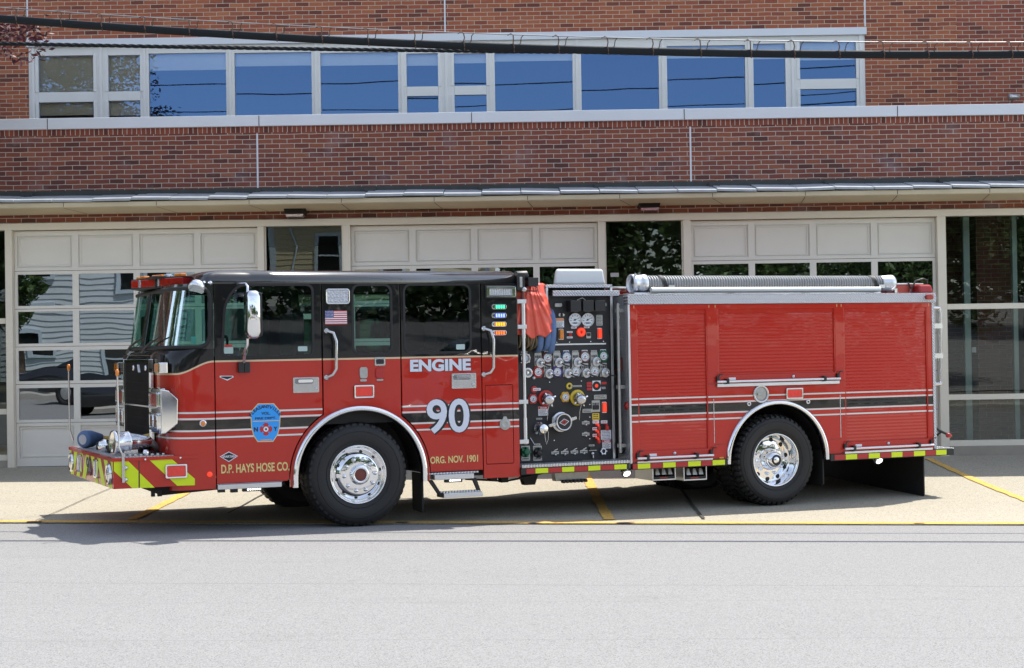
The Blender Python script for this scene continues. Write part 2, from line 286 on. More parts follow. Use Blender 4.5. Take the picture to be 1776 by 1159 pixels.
# ---------------------------------------------------------------- mesh helpers
class MB:
    def __init__(s): s.v = []; s.f = []; s.m = []; s.sm = []; s.mats = []
    def mi(s, mat):
        if mat not in s.mats: s.mats.append(mat)
        return s.mats.index(mat)
    def add(s, vs, fs, mat, smooth=False):
        o = len(s.v); i = s.mi(mat)
        s.v += [tuple(p) for p in vs]
        for f in fs: s.f.append([k+o for k in f]); s.m.append(i); s.sm.append(smooth)
        return s
    def box(s, a, b, mat):
        x0, x1 = sorted((a[0], b[0])); y0, y1 = sorted((a[1], b[1])); z0, z1 = sorted((a[2], b[2]))
        vs = [(x0,y0,z0),(x1,y0,z0),(x1,y1,z0),(x0,y1,z0),(x0,y0,z1),(x1,y0,z1),(x1,y1,z1),(x0,y1,z1)]
        return s.add(vs, [(0,3,2,1),(4,5,6,7),(0,1,5,4),(1,2,6,5),(2,3,7,6),(3,0,4,7)], mat)
    def hexa(s, vs, mat): return s.add(vs, [(0,3,2,1),(4,5,6,7),(0,1,5,4),(1,2,6,5),(2,3,7,6),(3,0,4,7)], mat)
    def quad(s, a, b, c, d, mat): return s.add([a, b, c, d], [(0,1,2,3)], mat)
    def tube(s, pts, r, mat, n=12, cap=True, closed=False):
        P = [Vector(p) for p in pts]; k = len(P); R = r if isinstance(r, (list, tuple)) else [r]*k
        vs = []; fs = []; up = None
        for i, p in enumerate(P):
            if closed: t = (P[(i+1) % k]-P[i-1])
            else: t = (P[min(i+1, k-1)]-P[max(i-1, 0)])
            t.normalize()
            if up is None: up = Vector((0,0,1)) if abs(t.z) < .9 else Vector((0,1,0))
            a = t.cross(up); a.normalize(); b = a.cross(t); b.normalize(); up = b
            for j in range(n):
                q = 2*pi*j/n; vs.append(p+(a*cos(q)+b*sin(q))*R[i])
        m = k if closed else k-1
        for i in range(m):
            for j in range(n):
                fs.append((i*n+j, i*n+(j+1) % n, ((i+1) % k)*n+(j+1) % n, ((i+1) % k)*n+j))
        s.add(vs, fs, mat, True)
        if cap and not closed:
            s.add(vs[:n], [tuple(range(n))], mat); s.add(vs[-n:], [tuple(range(n))], mat)
        return s
    def cyl(s, a, b, r, mat, n=16): return s.tube([a, b], r, mat, n)
    def lathe(s, o, ax, prof, mat, n=32, smooth=True, closed=False, cap=True):
        """prof: (radius, distance along the axis)"""
        o = Vector(o); ax = Vector(ax).normalized(); e = Vector((0,0,1)) if abs(ax.z) < .9 else Vector((1,0,0))
        a = ax.cross(e).normalized(); b = ax.cross(a)
        k = len(prof); vs = []; fs = []
        for r, h in prof:
            for j in range(n):
                q = 2*pi*j/n; vs.append(o+ax*h+(a*cos(q)+b*sin(q))*r)
        for i in range(k if closed else k-1):
            for j in range(n):
                i2 = (i+1) % k; fs.append((i*n+j, i*n+(j+1) % n, i2*n+(j+1) % n, i2*n+j))
        s.add(vs, fs, mat, smooth)
        if not closed and cap:
            if prof[0][0] > 1e-4: s.add(vs[:n], [tuple(range(n))], mat)
            if prof[-1][0] > 1e-4: s.add(vs[-n:], [tuple(range(n))], mat)
        return s
    def grid(s, P, mat, smooth=True):
        h = len(P); k = len(P[0]); vs = [p for r in P for p in r]
        return s.add(vs, [(i*k+j, i*k+j+1, (i+1)*k+j+1, (i+1)*k+j) for i in range(h-1) for j in range(k-1)], mat, smooth)
    def mesh(s, vs, fs, mat, fn, smooth=False): return s.add([fn(*p) for p in vs], fs, mat, smooth)
    def plate(s, contours, y0, y1, mat, bevel=.0, fn=None):
        """flat outline with holes in (x,z), thick from y0 to y1"""
        vs, fs = flat(tuple(tuple(tuple(p) for p in c) for c in contours), y1-y0, bevel); ym = (y0+y1)/2
        return s.mesh(vs, fs, mat, fn or (lambda x, y, z: (x, ym-z, y)))
    def text(s, body, x0, z0, x1, z1, y, mat, bold=0., th=.0015, fn=None, fit=True):
        vs, fs = textmesh(body, bold, th); X = [p[0] for p in vs]; Y = [p[1] for p in vs]
        ax, bx, ay, by = min(X), max(X), min(Y), max(Y)
        sx = (x1-x0)/(bx-ax); sy = (z1-z0)/(by-ay)
        f = fn or (lambda x, yy, z: (x, y-z, yy))
        return s.mesh([(x0+(p[0]-ax)*sx, z0+(p[1]-ay)*sy, p[2]) for p in vs], fs, mat, f)
    def build(s, name, parent=None, bevel=0., seg=2, fix=True, angle=35):
        me = bpy.data.meshes.new(name); me.from_pydata(s.v, [], s.f); me.validate(); me.update()
        for x in s.mats: me.materials.append(MATS[x])
        me.polygons.foreach_set('material_index', s.m); me.polygons.foreach_set('use_smooth', s.sm)
        if fix:
            bm = bmesh.new(); bm.from_mesh(me); bmesh.ops.recalc_face_normals(bm, faces=bm.faces); bm.to_mesh(me); bm.free()
        o = bpy.data.objects.new(name, me); C.objects.link(o)
        if parent is not None: o.parent = parent
        if bevel:
            md = o.modifiers.new('bevel', 'BEVEL'); md.width = bevel; md.segments = seg; md.limit_method = 'ANGLE'; md.angle_limit = radians(angle)
            md.harden_normals = False
        return o
_fc = {}
def flat(contours, thick, bevel):
    key = (contours, round(thick, 5), bevel)
    if key in _fc: return _fc[key]
    cu = bpy.data.curves.new('t', 'CURVE'); cu.dimensions = '2D'; cu.fill_mode = 'BOTH'; cu.extrude = max(0, thick/2-bevel)
    if bevel: cu.bevel_depth = bevel; cu.bevel_resolution = 1; cu.offset = -bevel
    for c in contours:
        sp = cu.splines.new('POLY'); sp.points.add(len(c)-1)
        for i, p in enumerate(c): sp.points[i].co = (p[0], p[1], 0, 1)
        sp.use_cyclic_u = True
    r = _grab(cu); _fc[key] = r; return r
def _grab(cu):
    o = bpy.data.objects.new('t', cu); C.objects.link(o)
    bpy.context.view_layer.update()
    me = bpy.data.meshes.new_from_object(o.evaluated_get(bpy.context.evaluated_depsgraph_get()))
    r = ([tuple(v.co) for v in me.vertices], [tuple(p.vertices) for p in me.polygons])
    bpy.data.objects.remove(o); bpy.data.meshes.remove(me); bpy.data.curves.remove(cu); return r
_tc = {}
def textmesh(body, bold, th):
    key = (body, bold, th)
    if key in _tc: return _tc[key]
    cu = bpy.data.curves.new('t', 'FONT'); cu.body = body; cu.size = 1; cu.offset = bold; cu.extrude = th; cu.resolution_u = 5
    r = _grab(cu); _tc[key] = r; return r
def rrect(x0, z0, x1, z1, r, n=6):
    pts = []
    for cx, cz, a in ((x1-r, z1-r, 0), (x0+r, z1-r, pi/2), (x0+r, z0+r, pi), (x1-r, z0+r, 1.5*pi)):
        for i in range(n+1):
            q = a+pi/2*i/n; pts.append((cx+r*cos(q), cz+r*sin(q)))
    return pts
def circ(x, z, r, n=28, a0=0.): return [(x+r*cos(a0+2*pi*i/n), z+r*sin(a0+2*pi*i/n)) for i in range(n)]
def arc(x, z, r, a0, a1, n=24): return [(x+r*cos(a0+(a1-a0)*i/n), z+r*sin(a0+(a1-a0)*i/n)) for i in range(n+1)]
def roundpoly(pts, r, n=5):
    out = []; k = len(pts)
    for i in range(k):
        p = Vector(pts[i]); a = (Vector(pts[i-1])-p).normalized(); b = (Vector(pts[(i+1) % k])-p).normalized()
        rr = r[i] if isinstance(r, (list, tuple)) else r
        for j in range(n+1):
            t = j/n; q = (p+a*rr)*(1-t)**2+p*2*t*(1-t)+(p+b*rr)*t*t; out.append((q.x, q.y))
    return out
def thing(name, label, cat, loc=(0,0,0), group=None):
    o = bpy.data.objects.new(name, None); C.objects.link(o); o.location = loc; o.empty_display_size = .3
    return tag(o, label, cat, group)
def tag(o, label, cat, group=None):
    o['label'] = label; o['category'] = cat
    if group: o['group'] = group
    return o
def struct(o): o['kind'] = 'structure'; return o
# ---------------------------------------------------------------- ground
YE, YW = 17.64, 24.1
def z_edge(X): return .05-.0171*(X+5.45)
def z_wall(X): return .2-.0025*X
def z_ground(X, Y):
    if Y <= YE: return z_edge(X)
    t = min(1, (Y-YE)/(YW-YE)); a = z_edge(X)+.006
    return a+(z_wall(X)-a)*t**1.6
def GP(x, y):   # photo point on the ground
    d = ray(x, y); z = 0.
    for _ in range(40):
        p = CAM+d*((z-CAM.z)/d.z); z = z_ground(p.x, p.y)
    return p
m = MB(); m.quad(*[(X, Y, z_edge(X)-.06) for X, Y in ((-400,-400),(400,-400),(400,400),(-400,400))], 'lawn'); struct(m.build('ground', fix=False))
m = MB(); xs = [-60+2*i for i in range(61)]
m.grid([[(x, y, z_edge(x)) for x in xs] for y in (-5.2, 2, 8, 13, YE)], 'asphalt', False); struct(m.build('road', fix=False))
m = MB(); xs = [-30+1*i for i in range(61)]; ys = [YE+.0+(YW+.4-YE)*i/24 for i in range(25)]
m.grid([[(x, y, z_ground(x, max(y, YE+1e-4))+.004) for x in xs] for y in ys], 'apron_concrete', True)
m.grid([[(x, YE-.001, z_edge(x)-.05) for x in xs], [(x, YE-.001, z_ground(x, YE+1e-4)+.004) for x in xs]], 'apron_concrete', False)
struct(m.build('apron', fix=False))
m = MB(); xs = [-60+4*i for i in range(31)]
m.grid([[(x, y, z_edge(x)+dz) for x in xs] for y, dz in ((-5.2, -.05), (-5.2, .13), (-7.2, .15), (-7.2, .5))], 'sidewalk_concrete', False)
struct(m.build('sidewalk', fix=False))
m = MB(); m.grid([[(x, y, z_edge(x)*.4+dz) for x in xs if x <= 4] for y, dz in ((-7.2, .35), (-9, .6), (-60, .7))], 'lawn', False); struct(m.build('lawn', fix=False))
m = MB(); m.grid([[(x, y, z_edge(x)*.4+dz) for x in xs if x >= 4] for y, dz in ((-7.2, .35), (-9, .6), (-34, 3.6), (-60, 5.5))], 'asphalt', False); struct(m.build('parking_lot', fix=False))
def strip(pts, wd, mat, name, dz=.009, seed=None):
    """painted line or joint that follows the ground"""
    m = MB(); P = []
    rng = random.Random(seed)
    for i in range(len(pts)-1):
        a, b = Vector(pts[i]), Vector(pts[i+1]); k = max(2, int((b-a).length/.15))
        for j in range(k+(i == len(pts)-2)): P.append(a.lerp(b, j/k))
    rows = [[], []]
    for i, p in enumerate(P):
        t = (P[min(i+1, len(P)-1)]-P[max(i-1, 0)]).normalized(); nrm = Vector((-t.y, t.x)); e = wd/2
        jit = (rng.random()-.5)*wd*.16
        for s_, row in ((-1, rows[0]), (1, rows[1])):
            q = p+nrm*s_*(e+jit+(rng.random()-.5)*wd*.08); row.append((q.x, q.y, z_ground(q.x, max(q.y, YE+1e-4))+dz))
    m.grid(rows, mat, False); return struct(m.build(name, fix=False))
def g2(x, y): p = GP(x, y); return (p.x, p.y)
def ext(a, b, k): return (b[0]+(b[0]-a[0])*k, b[1]+(b[1]-a[1])*k)
strip([(-14, YE+.1), (14, YE+.1)], .18, 'marking_yellow', 'edge_marking', seed=3)
for (a, b, k, wd, sd) in (((227, 903), (320, 857), 2.3, .12, 1), ((1057, 903), (1019, 831), 1.1, .12, 2), ((1776, 868), (1617, 795), .05, .11, 4)):
    A, B = g2(*a), g2(*b); strip([A, ext(A, B, k)], wd, 'marking_yellow', 'lane_marking', dz=.013, seed=sd)
A = g2(1776, 868); B = g2(1617, 795); strip([A, ext(B, A, .45)], .11, 'marking_yellow', 'lane_marking', dz=.013, seed=5)
for pts, wd in (([(1221, 902), (1187, 858), (1150, 815)], .035), ([(395, 893), (445, 865), (520, 826)], .02), ([(62, 905), (150, 866), (230, 832)], .012)):
    strip([g2(*p) for p in pts], wd, 'joint_dark', 'apron_joint', dz=.017, seed=9)
# crumbled, dirty lip where the slab meets the asphalt
strip([(-10, YE-.012), (-2, YE-.006), (6, YE-.012)], .022, 'joint_dark', 'slab_lip', dz=-.0008, seed=11)
# chips broken out of the yellow edge
m = MB()
for px, py, sz in ((66, 904, .12), (1082, 906, .13), (1597, 911, .07), (700, 909, .1), (925, 908, .09)):
    c = GP(px, py); k = 9
    m.add([(c.x+sz*(.6+.5*random.random())*cos(2*pi*i/k), max(YE-.03, YE+.03+sz*.45*(.6+.5*random.random())*sin(2*pi*i/k)), z_edge(c.x)+.0222) for i in range(k)], [tuple(range(k))], 'joint_dark')
struct(m.build('edge_crumble', fix=False))
# ---------------------------------------------------------------- fire station
B = thing('fire_station', 'red brick fire station with white garage doors and a long row of upper windows', 'building', (0, YW, .2))
B.location = (0, 0, 0)
XL, XR = -15., 15.
def bx(name, a, b, mat, bev=0.): m = MB(); m.box(a, b, mat); return m.build(name, B, bev)
# lower wall: lintel, parapet, rowlock course, coping
ZP = PL(888, 220, YW).z        # underside of the rowlock course
zc0 = PL(888, 213, YW).z; zc1 = PL(888, 194.2, YW).z
m = MB(); m.box((XL, YW, 3.72), (XR, YW+.3, ZP-.028), 'brick_lower'); m.build('lower_wall', B)
m = MB(); m.box((XL, YW-.002, ZP-.028), (XR, YW+.3, zc0), 'brick_rowlock'); m.build('rowlock_course', B)
m = MB(); m.box((XL, YW-.06, zc0), (XR, YW+.36, zc1), 'coping_metal'); cop = m.build('coping', B, .006)
m = MB()
for px in (84, 450, 818, 1186, 1555):
    x = PL(px, 200, YW).x; m = MB(); m.box((x-.005, YW-.064, zc0-.004), (x+.005, YW-.0605, zc1-.006), 'joint_dark'); m.build('coping_joint', cop)
m = MB()
for px, y0, y1 in ((446, 232, 331), (1197, 220, 316)):
    a, b = PL(px, y0, YW), PL(px, y1, YW); m = MB(); m.box((a.x-.012, YW-.004, b.z), (a.x+.012, YW+.01, a.z), 'coping_metal'); m.build('control_joint', B)
# side walls and body of the building, inside kept as dark rooms
m = MB()
m.box((XL, YW+.3, 0), (XL+.3, 34, 4.9), 'brick_lower'); m.box((XR-.3, YW+.3, 0), (XR, 34, 4.9), 'brick_lower')
m.box((XL, 34, 0), (XR, 34.3, 9.5), 'brick_lower'); m.build('side_wall', B)
for x0, x1 in ((XL, -8.75), (8.75, XR)): bx('pier', (x0, YW, -.1), (x1, YW+.3, 3.72), 'brick_lower')
bx('flat_roof', (XL, YW+.3, 4.6), (XR, 34, 4.75), 'slate_dark')
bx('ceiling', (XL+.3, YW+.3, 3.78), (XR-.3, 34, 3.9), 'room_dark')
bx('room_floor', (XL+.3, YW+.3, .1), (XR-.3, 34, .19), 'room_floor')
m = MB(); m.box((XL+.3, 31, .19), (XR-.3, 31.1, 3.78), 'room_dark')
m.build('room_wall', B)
# canopy: concrete slab with slate tiles
YC = 23.5
m = MB(); prof = [(YW, 3.834), (YC+.02, 3.878), (YC, 3.892), (YC, 3.95), (YC+.03, 3.96), (YW, 4.05)]
k = len(prof); xs = [-13, 13]
m.add([(x, p[0], p[1]) for x in xs for p in prof], [tuple(range(k)), tuple(range(k, 2*k))]+[(i, (i+1) % k, k+(i+1) % k, k+i) for i in range(k)], 'canopy_concrete')
can = m.build('canopy', B)
m = MB()
for px in (-50, 110, 271, 432, 592, 753, 915, 1075, 1236, 1397, 1557, 1717):
    x = PL(px, 350, YC).x; d = random.uniform(.0, .22)
    m.box((x-.004, YC-.002, 3.893), (x+.004, YC+.001, 3.949), 'joint_dark')
    m.add([(x-.005, YC+.02, 3.875), (x+.005, YC+.02, 3.875), (x+d+.005, YW-.05, 3.834), (x+d-.005, YW-.05, 3.834)], [(0,1,2,3)], 'joint_dark')
m.build('canopy_joint', can, fix=False)
m = MB(); x = -12.9; i = 0
while x < 12.8:
    wd = .545+random.uniform(-.012, .012); t = random.uniform(-.006, .012); t2 = random.uniform(-.01, .006); yo = random.uniform(-.012, .01); th = .036
    za, zb = 3.962, 4.075
    vs = [(x+.004, YC-.035+yo, za+t), (x+wd-.006, YC-.035+yo, za+t2), (x+wd-.006, YW-.004, zb+t2), (x+.004, YW-.004, zb+t)]
    m.hexa(vs+[(p[0], p[1], p[2]+th) for p in vs], 'slate'); x += wd
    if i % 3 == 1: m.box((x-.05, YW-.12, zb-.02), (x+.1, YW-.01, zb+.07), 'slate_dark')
    i += 1
m.box((-12.9, YW-.012, 4.1), (12.9, YW-.0015, 4.175), 'slate_dark')  # dark strip painted in for the shadow gap and dirt above the slates
m.build('canopy_roof', B, .004)
# wall-pack lights under the canopy and the conduit between them
def wallpack(px0, px1, y0, y1):
    a, b = PL(px0, y0, YW-.1), PL(px1, y1, YW-.1)
    m = MB(); m.hexa([(a.x+.03, YW-.27, b.z+.035), (b.x-.03, YW-.27, b.z+.035), (b.x-.03, YW, b.z+.02), (a.x+.03, YW, b.z+.02),
                      (a.x, YW-.22, a.z), (b.x, YW-.22, a.z), (b.x, YW, a.z), (a.x, YW, a.z)], 'fixture_black')
    o = m.build('wall_light', B, .01)
    m = MB(); m.hexa([(a.x+.05, YW-.25, b.z), (b.x-.05, YW-.25, b.z), (b.x-.05, YW-.02, b.z), (a.x+.05, YW-.02, b.z),
                      (a.x+.035, YW-.262, b.z+.034), (b.x-.035, YW-.262, b.z+.034), (b.x-.035, YW-.01, b.z+.02), (a.x+.035, YW-.01, b.z+.02)], 'clear_lens')
    m.build('lens', o)
wallpack(493, 533, 359, 377); wallpack(1105, 1146, 348, 366)
m = MB(); m.tube([(PL(533, 368, YW).x, YW-.02, 3.80), (PL(545, 366, YW).x, YW-.02, 3.815), (PL(780, 362, YW).x, YW-.015, 3.822)], .008, 'rust_wire', 6); m.build('conduit', B)
# painted head and posts round the doors
ZH = PL(888, 375, YW).z
zh1 = PL(300, 395.5, YW).z
m = MB(); m.box((-8.75, YW-.03, zh1), (8.75, YW+.2, 3.716), 'frame_paint'); m.build('head_frame', B, .004)
POSTS = [(8, 20), (446, 457.5), (594, 607), (1037, 1049), (1185, 1198), (1625.5, 1640)]
def pxx(px, Y=YW, y=500): return PL(px, y+.0, Y).x
PX = [(PL(a, 400, YW-.03).x, PL(b, 400, YW-.03).x) for a, b in POSTS]+[(8.6, 8.75)]
for a, b in PX:
    m = MB(); m.box((a, YW-.03, z_wall(a)-.1), (b, YW+.2, zh1), 'frame_paint'); m.build('door_post', B, .005)
m = MB(); m.box((-8.75, YW-.03, 0.1), (-8.6, YW+.2, zh1), 'frame_paint'); m.build('door_post', B, .005)
def garage_door(x0, x1):
    Y = YW+.08; z0 = z_wall((x0+x1)/2)+.012; zt = zh1-.01
    zz = lambda y: PL(75, y, Y).z
    rows = [(739, 795), (673, 728), (608, 661), (540.5, 596), (476, 530.5), (409, 464.7)]
    W_ = x1-x0; st = .045; g = .092; cw = (W_-2*st-3*g)/4
    cols = [(x0+st+i*(cw+g), x0+st+i*(cw+g)+cw) for i in range(4)]
    m = MB(); ed = [x0]+[v for c in cols for v in c]+[x1]
    for i in range(0, 10, 2): m.box((ed[i]+(.004 if i == 0 else 0), Y, z0), (ed[i+1]-(.004 if i == 8 else 0), Y+.045, zt), 'door_paint')
    zr = [z0]+[v for a, b in rows for v in (zz(b), zz(a))]+[zt]
    for c in cols:
        for i in range(0, len(zr), 2): m.box((c[0], Y, zr[i]), (c[1], Y+.045, zr[i+1]), 'door_paint')
        for i in (0, 5):
            a, b = zz(rows[i][1]), zz(rows[i][0]); m.box((c[0], Y+.026, a), (c[1], Y+.04, b), 'door_paint')
            e = .014
            for p, q in (((c[0]+.022, a+.022), (c[1]-.022, a+.022+e)), ((c[0]+.022, b-.022-e), (c[1]-.022, b-.022)), ((c[0]+.022, a+.022+e), (c[0]+.022+e, b-.022-e)), ((c[1]-.022-e, a+.022+e), (c[1]-.022, b-.022-e))):
                m.box((p[0], Y+.010, p[1]), (q[0], Y+.0262, q[1]), 'door_paint')
    for a, b in rows[1:]:   # seams between the sections
        zs = zz(b)-.045; m.box((x0+.006, Y-.0012, zs-.003), (x1-.006, Y-.0004, zs+.003), 'joint_dark')
    m.box((x0+.02, Y-.004, z0-.012), (x1-.02, Y+.04, z0), 'rubber')
    d = m.build('garage_door', B, .003)
    for r in rows[1:5]:
        a, b = zz(r[1]), zz(r[0])
        for c in cols:
            tx, tz = random.uniform(-.011, .011), random.uniform(-.008, .008); hx, hz = cw/2, (b-a)/2; yc = Y+.02
            p = [(c[0], yc-tx*hx-tz*hz, a), (c[1], yc+tx*hx-tz*hz, a), (c[1], yc+tx*hx+tz*hz, b), (c[0], yc-tx*hx+tz*hz, b)]
            q = MB(); q.quad(*p, 'door_glass'); q.build('pane', d, fix=False)
    return d
DOORS = [(PX[0][1], PX[1][0]), (PX[2][1], PX[3][0]), (PX[4][1], PX[5][0])]
for a, b in DOORS: garage_door(a, b)
def storefront(x0, x1):
    Y = YW+.06; zz = lambda y: PL(0, y, Y).z
    rails = [(799, 789), (719, 709.5), (562, 552.5)]
    zr = [(zz(a), zz(b)) for a, b in rails]
    m = MB()
    for a, b in zr: m.box((x0+.02, Y-.03, a), (x1-.02, Y+.05, b), 'frame_paint')
    m.box((x0, Y-.028, zr[0][0]), (x0+.02, Y+.048, zh1-.001), 'frame_paint'); m.box((x1-.02, Y-.028, zr[0][0]), (x1, Y+.048, zh1-.001), 'frame_paint')
    f = m.build('storefront_window', B, .003)
    zs = [zr[0][1], zr[1][0], zr[1][1], zr[2][0], zr[2][1], zh1]
    for i in (0, 2, 4):
        q = MB(); q.quad((x0, Y+.01, zs[i]), (x1, Y+.01, zs[i]), (x1, Y+.01, zs[i+1]), (x0, Y+.01, zs[i+1]), 'storefront_glass'); q.build('pane', f, fix=False)
    m = MB(); m.box((x0, YW+.0, z_wall(x0)-.1), (x1, YW+.2, zr[0][0]), 'curb_concrete'); m.build('sill_curb', B, .006)
for a, b in ((-8.6, PX[0][0]), (PX[1][1], PX[2][0]), (PX[3][1], PX[4][0]), (PX[5][1], 8.6)): storefront(a, b)
# seen through the right-hand glass: brick pier, aluminium posts, a switch plate
a, b = PL(1694, 500, 25.3).x, PL(1758, 500, 25.3).x
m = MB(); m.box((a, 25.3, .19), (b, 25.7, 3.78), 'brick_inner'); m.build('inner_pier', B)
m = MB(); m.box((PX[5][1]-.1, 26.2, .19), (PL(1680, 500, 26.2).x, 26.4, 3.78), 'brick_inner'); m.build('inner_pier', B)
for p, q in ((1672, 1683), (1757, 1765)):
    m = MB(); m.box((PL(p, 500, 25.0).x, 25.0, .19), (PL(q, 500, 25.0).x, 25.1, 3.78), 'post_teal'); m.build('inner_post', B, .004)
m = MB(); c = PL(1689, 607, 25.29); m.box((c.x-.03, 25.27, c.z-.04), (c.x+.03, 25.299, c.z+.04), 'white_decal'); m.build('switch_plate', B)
# small notice on the middle storefront glass
c = PL(1066, 477, YW+.05); m = MB(); m.box((c.x-.06, YW+.05, c.z-.03), (c.x+.06, YW+.053, c.z+.03), 'plate_grey'); m.build('window_sticker', B)
# ---- upper storey, set back
YU = 27.0
wx0, wx1 = PL(49.5, 150, YU).x, PL(1501, 120, YU).x
wt = PL(888, 57, YU).z; hd0 = PL(888, 63.5, YU).z+.0; hd1 = PL(888, 76, YU).z
xs_ = PL(1660, 100, YU).x
m = MB(); m.box((XL, YU, 4.7), (wx0, YU+.3, wt), 'brick_upper'); m.box((wx1, YU, 4.7), (xs_, YU+.3, wt), 'brick_upper'); m.box((XL, YU, wt), (xs_, YU+.3, 9.5), 'brick_upper')
m.build('upper_wall', B)
m = MB(); m.box((xs_, YU+.035, 4.7), (XR, YU+.335, 9.5), 'brick_right'); m.build('upper_wall', B)
bx('upper_roof', (XL, YU+.3, 9.3), (XR, 34, 9.45), 'slate_dark')
bx('upper_floor', (XL, YU+.3, 4.75), (XR, 34, 4.85), 'room_dark'); bx('upper_room_wall', (XL, 30.5, 4.85), (XR, 30.6, 9.3), 'room_dark')
m = MB()
for px, y1 in ((772, 57), (1500.5, 46), (48, 72)):
    q = PL(px, y1, YU); m = MB(); m.box((q.x-.012, YU-.004, q.z), (q.x+.012, YU+.01, 9.4), 'coping_metal'); m.build('control_joint', B)
# head flashing, frame, mullions
m = MB(); m.box((wx0-.02, YU-.05, PL(888, 70, YU).z), (wx1+.02, YU+.02, wt-.002), 'coping_metal'); m.build('window_head', B, .004)
zz = lambda x, y: PL(x, y, YU).z
ztop = PL(888, 70, YU).z; zbot = 4.95
panes = [  # x0,x1 in photo, and rows
 (66.5, 162, 97, 160.5, 178, 'tan'), (187.5, 243, 96, 159, 175, 'tan'), (258, 392, 93, None, None, .27), (407, 540.5, 92, None, None, .20), (556, 690.5, 92, None, None, .19),
 (705.5, 760, 93, 150.5, 167, .19), (788, 843.5, 93, 149, 165, .15), (858.5, 993.5, 92, None, None, .12), (1008.5, 1143, 90, None, None, 0), (1157.5, 1293, 80, None, None, .07),
 (1307.5, 1363, 76, None, None, .08), (1388, 1485.5, 73, 137.5, 155, .10)]
edges = []
UW = MB(); bays = []
def col(px): return PL(px, 150, YU).x
for p in panes: bays.append((col(p[0]), col(p[1])))
xs2 = [wx0]+[v for b_ in bays for v in b_]+[wx1]
for i in range(0, len(xs2), 2):
    UW.box((xs2[i]+.0005, YU+.01, zbot), (xs2[i+1]-.0005, YU+.1, ztop), 'window_white')
    if xs2[i+1]-xs2[i] > .09:   # ribbed mullions
        c = (xs2[i]+xs2[i+1])/2; UW.box((c-.022, YU-.012, zbot), (c+.022, YU+.0099, ztop), 'window_white')
for p, (x0, x1) in zip(panes, bays):
    zt = zz(p[0], p[2]); UW.box((x0, YU+.012, zt), (x1, YU+.09, ztop), 'window_white')
    if p[3]:
        UW.box((x0, YU+.006, zz(p[0], p[4])), (x1, YU+.09, zz(p[0], p[3])), 'window_white')
        for za, zb in ((zz(p[0], p[3]), zt), (zbot, zz(p[0], p[4]))):    # sash of the opening lights
            e = .035
            UW.box((x0-.05, YU-.004, za), (x0, YU+.0098, zb), 'window_white'); UW.box((x1, YU-.004, za), (x1+.05, YU+.0098, zb), 'window_white')
uw = UW.build('upper_window', B, .004)
for p, (x0, x1) in zip(panes, bays):
    zt = zz(p[0], p[2]); secs = [(zbot, zt)] if not p[3] else [(zbot, zz(p[0], p[4])), (zz(p[0], p[3]), zt)]
    for za, zb in secs:
        t1, t2 = random.uniform(-.004, .004), random.uniform(-.004, .004); q = MB(); y = YU+.05
        q.quad((x0, y-t1-t2, za), (x1, y+t1-t2, za), (x1, y+t1+t2, zb), (x0, y-t1+t2, zb), 'upper_glass'); q.build('pane', uw, fix=False)
    b_ = p[5]
    if b_ == 'tan': q = MB(); q.box((x0-.04, YU+.13, zz(p[0], 199)), (x1+.04, YU+.14, zt+.1), 'blind_tan'); q.build('blind', uw)
    elif b_: q = MB(); full = zz(p[0], 92)-zz(p[0], 198); q.box((x0-.03, YU+.13, zz(p[0], 92)-b_*full), (x1+.03, YU+.14, ztop), 'blind_white'); q.build('blind', uw)
# little floodlight on the right of the upper wall
a = PL(1757, 171, YU-.15); m = MB()
m.lathe((a.x+.09, YU-.2, a.z+.02), (-1, -.25, -.05), [(.02, -.0), (.045, .01), (.05, .16), (.055, .19), (.0, .185)], 'fixture_silver', 16); m.cyl((a.x-.02, YU-.2, a.z-.03), (a.x-.02, YU+.03, a.z-.09), .014, 'fixture_silver', 8)
m.build('floodlight', B)
# ---------------------------------------------------------------- fire engine (local frame: x to the rear, y into the truck, z up; y=0 is the near side)
TR = thing('fire_engine', 'red and black fire engine numbered 90 parked on the apron before the station', 'fire engine', OT)
TR.rotation_euler = (0, -TILT, PSI)
WD = 2.49
def R(x0, y0, x1, y1, v=0.):
    a, b, c, d = T(x0, y0, v), T(x1, y0, v), T(x0, y1, v), T(x1, y1, v)
    return ((a.x+c.x)/2, (c.z+d.z)/2, (b.x+d.x)/2, (a.z+b.z)/2)     # u0,z0,u1,z1
def Z(reg, w):     # photo coordinates from an enlarged crop
    s = (reg[2]-reg[0])/w
    return lambda x, y: (reg[0]+x*s, reg[1]+y*s)
def tp(name, m, parent=TR, bev=0., **k): return m.build(name, parent, bev, **k)
def mirror(o):
    """the same part on the far side"""
    c = o.copy(); C.objects.link(c); c.parent = o.parent; c.location = (0, WD, 0); c.scale = (1, -1, 1)
    for ch in o.children:
        d = ch.copy(); C.objects.link(d); d.parent = c
    return c
FC = (.03, .51)      # centre of the front wheel arch
RCN = (5.045, .465)  # centre of the rear one
ZT = 2.50            # top of the doors
win1 = roundpoly([(-1.395, 1.775), (-.47, 1.765), (-.465, 2.478), (-1.235, 2.478), (-1.36, 2.30)], [.06, .07, .07, .1, .1])
win2 = rrect(-.025, 1.778, .378, 2.476, .07)
win3 = rrect(.537, 1.778, 1.262, 2.478, .07)
def grow(c, d):
    k = len(c); cx = sum(p[0] for p in c)/k; cz = sum(p[1] for p in c)/k; out = []
    for i in range(k):
        a, b = Vector(c[i-1]), Vector(c[(i+1) % k]); t = b-a
        if t.length < 1e-6: out.append(c[i]); continue
        n = Vector((t.y, -t.x)).normalized(); p = Vector(c[i]); 
        if (p-Vector((cx, cz))).dot(n) < 0: n = -n
        out.append(tuple(p+n*d))
    return out
